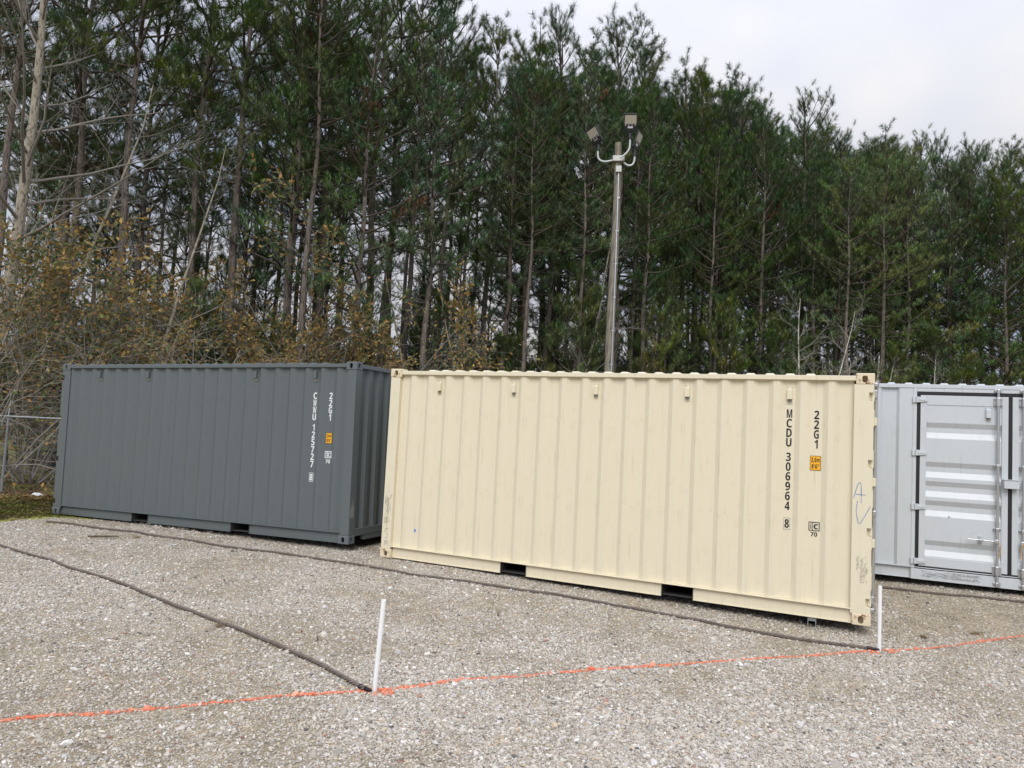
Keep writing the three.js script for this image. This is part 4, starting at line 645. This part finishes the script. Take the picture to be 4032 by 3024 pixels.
function branchy(seed, o) {                // bare or autumn-leaved broadleaf: returns trunk, branches and leaves
  const R = rng(seed), trunk = new MB(), tw = new MB(), leaves = new MB();
  const leaf = (p, d) => {
    const a = V(R() - 0.5, R() - 0.7, R() - 0.5).add(d).normalize(), s = V(R() - 0.5, (R() - 0.5) * 0.6, R() - 0.5).cross(a).normalize(), l = o.leaf * (0.6 + 0.7 * R()), w = l * 0.26, n = s.clone().cross(a).normalize(), c = o.cols[Math.floor(R() * o.cols.length)], f = 0.75 + 0.5 * R(), col = [c[0] * f, c[1] * f, c[2] * f];
    const A = p.toArray(), B = p.clone().addScaledVector(a, l * 0.5).addScaledVector(s, w).addScaledVector(n, w * 0.35).toArray(), C = p.clone().addScaledVector(a, l).toArray(), D = p.clone().addScaledVector(a, l * 0.5).addScaledVector(s, -w).addScaledVector(n, w * 0.35).toArray();
    const n1 = n.clone().addScaledVector(s, -0.3).normalize().toArray(), n2 = n.clone().addScaledVector(s, 0.3).normalize().toArray(); leaves.tri(A, B, C, n1, col); leaves.tri(A, C, D, n2, col);
  };
  const grow = (p, d, len, r, lv, mb) => {
    const n = lv === 0 ? 9 : lv === 1 ? 6 : 4, pts = [p.clone()], rs = [r], wob = o.wob * (lv === 0 ? 0.35 : 1), ds = [d];
    for (let k = 1; k <= n; k++) { d = d.clone().add(V((R() - 0.5) * wob, (R() - 0.5) * wob * 0.8 + (lv ? o.lift : 0.03), (R() - 0.5) * wob)).normalize(); p = p.clone().addScaledVector(d, len / n); pts.push(p); rs.push(r * (1 - (lv === 0 ? 0.85 : 0.75) * k / n)); ds.push(d); }
    mb.tube(pts, rs, lv === 0 ? 9 : lv === 1 ? 5 : 3);
    if (lv < o.levels) {
      const nb = o.nb[lv];
      for (let k = 0; k < nb; k++) { const f = (o.from[lv] + (1 - o.from[lv]) * (k + R()) / nb) * n, i = Math.min(n - 1, Math.floor(f)), q = pts[i].clone().lerp(pts[i + 1], f - i), a = R() * 6.283, x = V(0, 1, 0).cross(ds[i]).normalize(); if (!(x.lengthSq() > 0.1)) x.set(1, 0, 0); const yv = ds[i].clone().cross(x), ang = o.ang[lv] * (0.7 + 0.6 * R()); const nd = ds[i].clone().multiplyScalar(Math.cos(ang)).addScaledVector(x, Math.cos(a) * Math.sin(ang)).addScaledVector(yv, Math.sin(a) * Math.sin(ang)).normalize(); grow(q, nd, len * o.len[lv] * (0.55 + 0.7 * R()) * (lv === 0 ? 1.15 - 0.7 * f / n : 1), Math.max(0.0035, rs[i] * (o.thin ?? 0.5)), lv + 1, tw); }
    }
    if (o.leaf && lv >= o.leafFrom) for (let k = 1; k <= n; k++) for (let j = 0; j < o.per; j++) if (R() < o.fill) leaf(pts[k].clone().add(V((R() - 0.5) * 0.08, (R() - 0.5) * 0.08, (R() - 0.5) * 0.08)), ds[k]);
  };
  for (let s = 0; s < (o.stems ?? 1); s++) { const az = R() * 6.28, d = dirOf(az, o.stems > 1 ? 0.75 + 0.6 * R() : 1.5); grow(o.stems > 1 ? V(Math.cos(az) * 0.2 * R(), -0.05, Math.sin(az) * 0.2 * R()) : V(0, -0.05, 0), o.lean ? V(...o.lean).normalize() : d, o.h * (o.stems > 1 ? 0.6 + 0.5 * R() : 1), o.r, 0, trunk); }
  return { trunk: trunk.geo(), twigs: tw.geo(), leaves: leaves.p.length ? leaves.geo() : null };
}
const RF = rng(4242);
function plant(kind, proto, x, z, sc, rot, label, category, group, tall = 1) {
  const g = thing(kind, label, category, [x, -0.04, z], group); g.rotation.y = rot; g.scale.set(sc, sc * tall, sc);
  for (const [n, geo, m] of proto) if (geo) { const o = obj(n, geo, m, g); if (n === 'cones' || n === 'twigs' || n === 'limbs') o.userData.kind = 'stuff'; }
  return g;
}
const pineParts = (p) => [['trunk', p.trunk, bark], ['limbs', p.limbs, barkBranch], ['crown', p.crown, needleMat], ['cones', p.cones, coneMat]];
const edge = [1, 2, 3, 4].map((k) => pineParts(makePine(k * 97, { h: 20, start: [0.34, 0.4, 0.46, 0.3][k - 1], cr: [3.6, 3.2, 3.0, 3.8][k - 1], gap: 0.3, tone: [[1.3, 1.2, 0.95], [1.0, 1.08, 1.05], [1.45, 1.28, 0.85], [1.12, 1.15, 0.95]][k - 1] })));
const inner = [1, 2, 3, 4].map((k) => pineParts(makePine(k * 131 + 7, { h: 20, start: [0.46, 0.52, 0.42, 0.56][k - 1], cr: [2.7, 2.5, 3.0, 2.4][k - 1], gap: 0.3, tw: 2.4, tone: [[1.05, 1.08, 1.0], [1.3, 1.18, 0.9], [0.95, 1.0, 1.05], [1.15, 1.12, 0.95]][k - 1], stubs: 40, r: 0.135, dead: 0.02 })));
const low = [1, 2, 3].map((k) => pineParts(makePine(k * 211 + 1, { h: 17, start: [0.14, 0.2, 0.26][k - 1], cr: [3.4, 3.0, 3.3][k - 1], gap: 0.18, tone: [[1.35, 1.25, 0.9], [1.0, 1.05, 1.0], [1.5, 1.3, 0.8]][k - 1], stubs: 8 })));
const young = [1, 2].map((k) => pineParts(makePine(k * 53 + 3, { h: 7, start: 0.25, cr: 1.5, r: 0.06, young: 1, sp: 0.4, stubs: 4, tone: [[1.7, 1.4, 0.75], [1.4, 1.25, 0.85]][k - 1], tw: 4.5 })));
const AUT = [[0.38, 0.24, 0.055], [0.28, 0.17, 0.05], [0.17, 0.16, 0.045], [0.22, 0.12, 0.04], [0.12, 0.15, 0.04], [0.44, 0.29, 0.07]];
const OLV = [[0.10, 0.14, 0.035], [0.14, 0.15, 0.04], [0.28, 0.18, 0.05], [0.07, 0.11, 0.03], [0.36, 0.20, 0.05]];
const DKG = [[0.045, 0.08, 0.032], [0.06, 0.09, 0.035], [0.04, 0.066, 0.03]];
const bl = (p, b = paleBark, t = twigBark) => [['trunk', p.trunk, b], ['twigs', p.twigs, t], ['leaves', p.leaves, leafMat]];
const oaks = [1, 2, 3].map((k) => bl(branchy(k * 17 + 5, { h: 6.5, r: 0.05, stems: 3, levels: 3, nb: [9, 6, 4], from: [0.25, 0.2, 0.2], ang: [0.8, 0.75, 0.7], len: [0.42, 0.5, 0.5], wob: 0.5, lift: 0.03, leaf: 0.12, leafFrom: 2, per: 2, fill: 0.45, cols: k === 2 ? OLV : AUT }), twigBark));
const thorn = new THREE.MeshStandardMaterial({ color: lin(0.31, 0.285, 0.255), roughness: 1 });
const brush = [1, 2, 3].map((k) => bl(branchy(k * 29 + 11, { h: 3.0, r: 0.022, stems: 7, levels: 2, nb: [8, 6], from: [0.15, 0.15], ang: [0.9, 0.9], len: [0.5, 0.55], wob: 0.75, lift: -0.02, leaf: 0.09, leafFrom: 2, per: 1, fill: [0.12, 0.3, 0.5][k - 1], cols: OLV }), thorn, thorn));
const greens = [1, 2].map((k) => bl(branchy(k * 37 + 2, { h: 3.6, r: 0.03, stems: 5, levels: 2, nb: [10, 7], from: [0.15, 0.1], ang: [0.8, 0.8], len: [0.4, 0.5], wob: 0.5, lift: 0.02, leaf: 0.13, leafFrom: 1, per: 3, fill: 0.75, cols: DKG }), twigBark));
const silver = new THREE.MeshStandardMaterial({ map: again(barkTex([140, 134, 120], [204, 198, 184], 8, 10, 331, 0.2), 2, 0.8), roughness: 0.95 }), silverTwig = new THREE.MeshStandardMaterial({ color: lin(0.40, 0.375, 0.33), roughness: 1 });
const bare = [1, 2, 3].map((k) => bl(branchy(k * 41 + 9, { h: 9, r: 0.065, levels: 3, nb: [16, 6, 4], from: [0.25, 0.2, 0.2], ang: [0.95, 0.7, 0.7], len: [0.28, 0.5, 0.5], wob: 0.6, lift: 0.06, leaf: 0.06, leafFrom: 3, per: 1, fill: 0.04, cols: AUT }), silver, silverTwig));
const thinBare = bare.map((q) => [[q[0][0], q[0][1], paleBark], [q[1][0], q[1][1], twigBark], q[2]]);
const bigBare = bl(branchy(1234, { h: 17, r: 0.19, levels: 3, thin: 0.36, nb: [30, 9, 6], from: [0.3, 0.2, 0.2], ang: [1.0, 0.7, 0.7], len: [0.3, 0.45, 0.5], wob: 0.3, lift: 0.05, lean: [0.045, 1, -0.03], leaf: 0.07, leafFrom: 3, per: 1, fill: 0.05, cols: AUT }));

const taken = [];
const where = (x, z) => { const dx = x - 5.994, dz = z - 8.519, xr = (0.9005 * dx - 0.4347 * dz) / (-0.4347 * dx - 0.9005 * dz); return xr < -0.6 ? 'above the chain link fence' : xr < -0.17 ? 'behind the dark grey container' : xr < 0.05 ? 'behind the gap end of the beige container' : xr < 0.25 ? 'behind the light pole' : xr < 0.46 ? 'behind the numbered end of the beige container' : 'behind the white container'; };
const pine = (x, z, hh, proto, inn, tall) => { const w = where(x, z); plant('pine_tree', proto, x, z, hh, RF() * 6.28, inn ? `bare-trunked pine deep in the wood ${w}` : `tall green-crowned pine at the wood edge ${w}`, 'pine tree', inn ? `pines inside the wood ${w}` : `edge pines ${w}`, tall); };
const free = (x, z, d) => taken.every(([a, b]) => Math.hypot(a - x, b - z) > d);
// pines whose tops stand against the sky: place and height
for (const [x, hh, z, k] of [[-8.5, 18.6, -18.5, 2], [-7.1, 18.8, -19.7, 0], [-6.7, 20.2, -20.8, 1], [-6.5, 21.2, -24.5, 3], [-5.2, 21.4, -24.6, 0], [-4.8, 22.4, -28.4, 1], [-3.0, 21.4, -29.1, 3], [-1.9, 20.4, -29.0, 2], [-1.5, 21.7, -32.8, 0], [-0.2, 20.0, -29.6, 1], [0.4, 20.6, -33.7, 3], [2.5, 21.2, -34.9, 0], [3.1, 21.8, -40.6, 2], [4.4, 19.0, -35.6, 1], [6.6, 21.0, -40.3, 3], [8.9, 22.6, -46.8, 0], [11.7, 21.3, -45.5, 3], [15.1, 23.8, -53.4, 1], [17.3, 23.9, -54.5, 2], [10.7, 18.6, -37.5, 3], [6.2, 17.2, -34.0, 0], [1.2, 17.5, -27.5, 3], [-3.6, 17.0, -23.5, 1]]) { taken.push([x, z]); pine(x, z, hh / 20, edge[k], false); }
// nearer trunks seen rising behind the containers
for (const [x, z, hh, inn, k] of [[-10.5, -13.4, 21.5, 0, 2], [-12.0, -16.0, 22, 1, 0], [-9.5, -16.1, 20.5, 1, 3], [-14.2, -8.3, 21, 1, 1], [-14.5, -6.0, 21, 1, 1], [-16.7, -6.0, 22, 1, 2], [-13.5, -9.7, 21, 0, 2], [-11.6, -10.6, 20, 0, 3], [-12.9, -11.5, 21, 1, 0], [-16.6, -3.6, 21, 1, 3], [-18.4, -4.5, 21, 1, 0], [-12.2, -12.6, 22, 0, 2], [-9.9, -14.6, 20, 1, 2], [-19.4, -7.6, 20, 0, 1], [-17.2, -8.6, 19, 0, 3], [-20.5, -5.2, 20, 0, 2]]) { taken.push([x, z]); pine(x, z, hh / 20, (inn ? inner : edge)[k], inn); }
for (const [x, z, hh, k] of [[4.8, -31.5, 15.5, 0], [7.6, -32.6, 16.5, 2], [9.6, -35.0, 17, 1], [12.0, -35.8, 16, 0], [13.8, -39, 18, 2], [15.5, -42, 18, 1], [2.0, -30.2, 15, 1], [-0.6, -27.0, 14, 2], [10.9, -41, 18, 0], [17.5, -46, 19, 2], [6.4, -37, 17, 1], [-2.4, -26.3, 13.5, 0], [-5.2, -22.2, 9, 1], [-6.6, -21.6, 11, 2], [-9.2, -20.2, 10, 0], [-11.2, -18.5, 11, 1], [-13.6, -14.6, 10, 2], [-16.4, -10.2, 10, 0], [-3.9, -26.6, 10, 1], [0.2, -31.6, 11, 0], [4.2, -38, 12, 2], [-15.8, -12.4, 12, 1], [-1.2, -30.8, 9, 2], [8.6, -37.5, 12, 0]]) { taken.push([x, z]); const w = where(x, z); plant('pine_tree', low[k], x, z, hh / 17, RF() * 6.28, `low-boughed green pine at the wood edge ${w}`, 'pine tree', `low-boughed pines ${w}`); }
for (let i = 0, n = 0; i < 3000 && n < 108; i++) {
  const s = 3.5 + 24 * RF() ** 1.2, t = -12 + (62 + s * 0.5) * RF(), [x, z] = at(t, s); if (s < 8 && t > 9 && RF() < 0.5) continue;
  // only where the camera's side of the wood can show it, and spaced like a stand of pines
  const dx = x - 5.994, dz = z - 8.519, dep = -0.4347 * dx - 0.9005 * dz, xr = (0.9005 * dx - 0.4347 * dz) / dep; if (xr < -0.34 && RF() < 0.2) continue; if (xr < -0.34 && s < 10) continue; if (Math.abs(xr) > 0.82 || !free(x, z, s < 12 ? 1.5 : 1.25)) continue;
  taken.push([x, z]); n++; const inn = s > 9 || RF() < 0.5, k = Math.floor(RF() * 4), hh = t > 7 ? 11.6 + 0.5 * s + 0.07 * (t - 14) + 2.2 * RF() : 17.5 + 3.2 * RF();
  pine(x, z, hh / 20, (inn ? inner : edge)[k], inn, 0.97 + 0.06 * RF());
}
for (const [x, z, s] of [[-8.0, -14.2, 0.9], [-3.8, -16.9, 1.1], [-1.6, -20.4, 1.0], [0.4, -23.4, 1.1], [-5.8, -16.4, 0.8], [2.6, -25.8, 1.0], [9.8, -29.5, 0.9], [7.2, -28.4, 0.9], [-4.6, -20.5, 1.0], [-6.9, -17.2, 0.75], [3.5, -30, 1.0], [8.8, -33, 1.15], [12.5, -36.5, 1.1], [-12.6, -7.4, 0.8], [-2.2, -25.2, 0.95], [6.0, -31.5, 0.8], [-10.9, -9.2, 0.7]]) plant('young_pine', young[Math.floor(RF() * 2)], x, z, s, RF() * 6.28, 'young bushy pine growing between the trunks at the edge of the wood', 'young pine', 'young pines at the wood edge');
plant('bare_tree', bigBare, -13.65, -2.45, 1, 0, 'large bare grey tree with a thick pale trunk just behind the fence', 'bare tree');
for (const [x, z, s, k] of [[3.6, -23.5, 0.98, 0], [4.0, -24.2, 0.85, 1], [4.7, -22.9, 0.6, 2], [5.6, -24.4, 0.6, 0], [6.5, -26.0, 0.65, 1], [2.0, -22.7, 0.55, 2], [8.2, -26.8, 0.68, 2]]) plant('bare_sapling', bare[k], x, z, s, RF() * 6.28, `slim bare pale sapling ${where(x, z)}`, 'bare sapling', `pale bare saplings ${where(x, z)}`);
for (const [x, z, s, k] of [[-6.8, -11.9, 1.0, 0], [-3.8, -16.6, 1.2, 2], [-6.3, -13.6, 0.9, 1], [-1.9, -19.4, 0.8, 0], [-12.4, -5.4, 1.15, 1], [-14.6, -4.2, 1.3, 2], [-13.2, -1.4, 0.8, 0]]) plant('bare_tree', thinBare[k], x, z, s, RF() * 6.28, 'thin bare broadleaf tree mixed among the pine trunks', 'bare tree', 'thin bare trees among the pines');
for (const [x, z, s, k] of [[-9.6, -10.3, 1.05, 0], [-10.9, -8.6, 1.0, 2], [-8.4, -11.6, 0.9, 0], [-12.1, -7.0, 0.95, 0], [-9.9, -8.9, 0.85, 2], [-12.4, -3.8, 0.85, 1], [-13.6, -1.2, 0.8, 1], [-12.0, -2.6, 0.7, 1], [-11.6, -5.0, 0.8, 2], [-14.4, -3.4, 0.95, 1], [-7.6, -12.9, 0.75, 2], [-10.4, -9.6, 1.2, 1], [-9.0, -11.0, 1.15, 2], [-11.8, -8.2, 1.2, 0], [-13.0, -6.2, 1.15, 2], [-14.2, -5.0, 1.1, 1], [-15.6, -2.6, 1.1, 0]]) plant('autumn_shrub', oaks[k], x, z, s, RF() * 6.28, 'brown and yellow leaved shrub behind the dark grey container', 'shrub', 'autumn shrubs behind the dark grey container');
for (let i = 0, n = 0; i < 400 && n < 46; i++) { const s = 1.0 + 5 * RF(), t = -8 + 34 * RF(), [x, z] = at(t, s); const dx = x - 5.994, dz = z - 8.519, dep = -0.4347 * dx - 0.9005 * dz, xr = (0.9005 * dx - 0.4347 * dz) / dep; if (Math.abs(xr) > 0.8) continue; n++; plant('bramble_thicket', brush[Math.floor(RF() * 3)], x, z, (t < 8 ? 0.95 : 0.85) + 0.5 * RF(), RF() * 6.28, `tangle of bare stems at the wood edge ${where(x, z)}`, 'thicket', `bramble thickets ${where(x, z)}`); }
for (let i = 0, n = 0; i < 400 && n < 108; i++) { const s = 4 + 22 * RF(), t = 2 + 52 * RF(), [x, z] = at(t, s); const dx = x - 5.994, dz = z - 8.519, dep = -0.4347 * dx - 0.9005 * dz, xr = (0.9005 * dx - 0.4347 * dz) / dep; if (Math.abs(xr) > 0.8 || !free(x, z, 0.6)) continue; n++; plant('evergreen_shrub', greens[Math.floor(RF() * 2)], x, z, 0.85 + 0.75 * RF(), RF() * 6.28, `dark evergreen shrub under the pines ${where(x, z)}`, 'shrub', `evergreen shrubs ${where(x, z)}`); }
for (let i = 0, n = 0; i < 400 && n < 26; i++) { const s = 4 + 12 * RF(), t = 12 + 42 * RF(), [x, z] = at(t, s); const dx = x - 5.994, dz = z - 8.519, dep = -0.4347 * dx - 0.9005 * dz, xr = (0.9005 * dx - 0.4347 * dz) / dep; if (Math.abs(xr) > 0.8 || !free(x, z, 0.6)) continue; n++; plant('understorey_shrub', oaks[Math.floor(RF() * 3)], x, z, 0.5 + 0.35 * RF(), RF() * 6.28, 'small autumn-leaved shrub among the trunks behind the beige and white containers', 'shrub', 'autumn shrubs under the pines'); }

for (let i = 0, n = 0; i < 900 && n < 42; i++) { const s = 6 + 16 * RF(), t = -6 + 53 * RF(), [x, z] = at(t, s), dx = x - 5.994, dz = z - 8.519, xr = (0.9005 * dx - 0.4347 * dz) / (-0.4347 * dx - 0.9005 * dz); if (Math.abs(xr) > 0.8 || !free(x, z, 1.1)) continue; n++; taken.push([x, z]); plant('understorey_pine', low[Math.floor(RF() * 3)], x, z, 0.36 + 0.26 * RF(), RF() * 6.28, `half-grown pine with branches to the ground ${where(x, z)}`, 'young pine', `half-grown pines ${where(x, z)}`); }
{ // the far side of the wood, too deep to count
  const g = new THREE.Group(); g.name = 'distant_wood'; scene.add(g); tag(g, 'mass of far trees and brush filling the depth of the wood', 'wood', null, 'stuff');
  const q = new THREE.Quaternion(), m4 = new THREE.Matrix4();
  const sets = [[greens[0], 110, 1.2, 2.4], [oaks[1], 70, 0.9, 1.4], [low[1], 44, 0.32, 0.6], [low[0], 30, 0.3, 0.55], [inner[1], 12, 0.6, 0.8]];
  for (const [parts, n, a, b] of sets) { const list = []; for (let i = 0; i < 2000 && list.length < n; i++) { const s = 28 + 26 * RF(), t = -25 + 95 * RF(), [x, z] = at(t, s), dx = x - 5.994, dz = z - 8.519, dep = -0.4347 * dx - 0.9005 * dz, xr = (0.9005 * dx - 0.4347 * dz) / dep; if (dep < 0 || Math.abs(xr) > 0.85) continue; const k = a + (b - a) * RF(); list.push(m4.compose(V(x, -0.05, z), q.setFromEuler(new THREE.Euler(0, RF() * 6.28, 0)), V(k, k, k)).clone()); } for (const [nm, geo, m] of parts) if (geo) { const im = new THREE.InstancedMesh(geo, m, list.length); im.name = nm; shade(im); list.forEach((mm, i) => im.setMatrixAt(i, mm)); im.userData.kind = 'stuff'; g.add(im); } }
}
renderer.render(scene, camera);
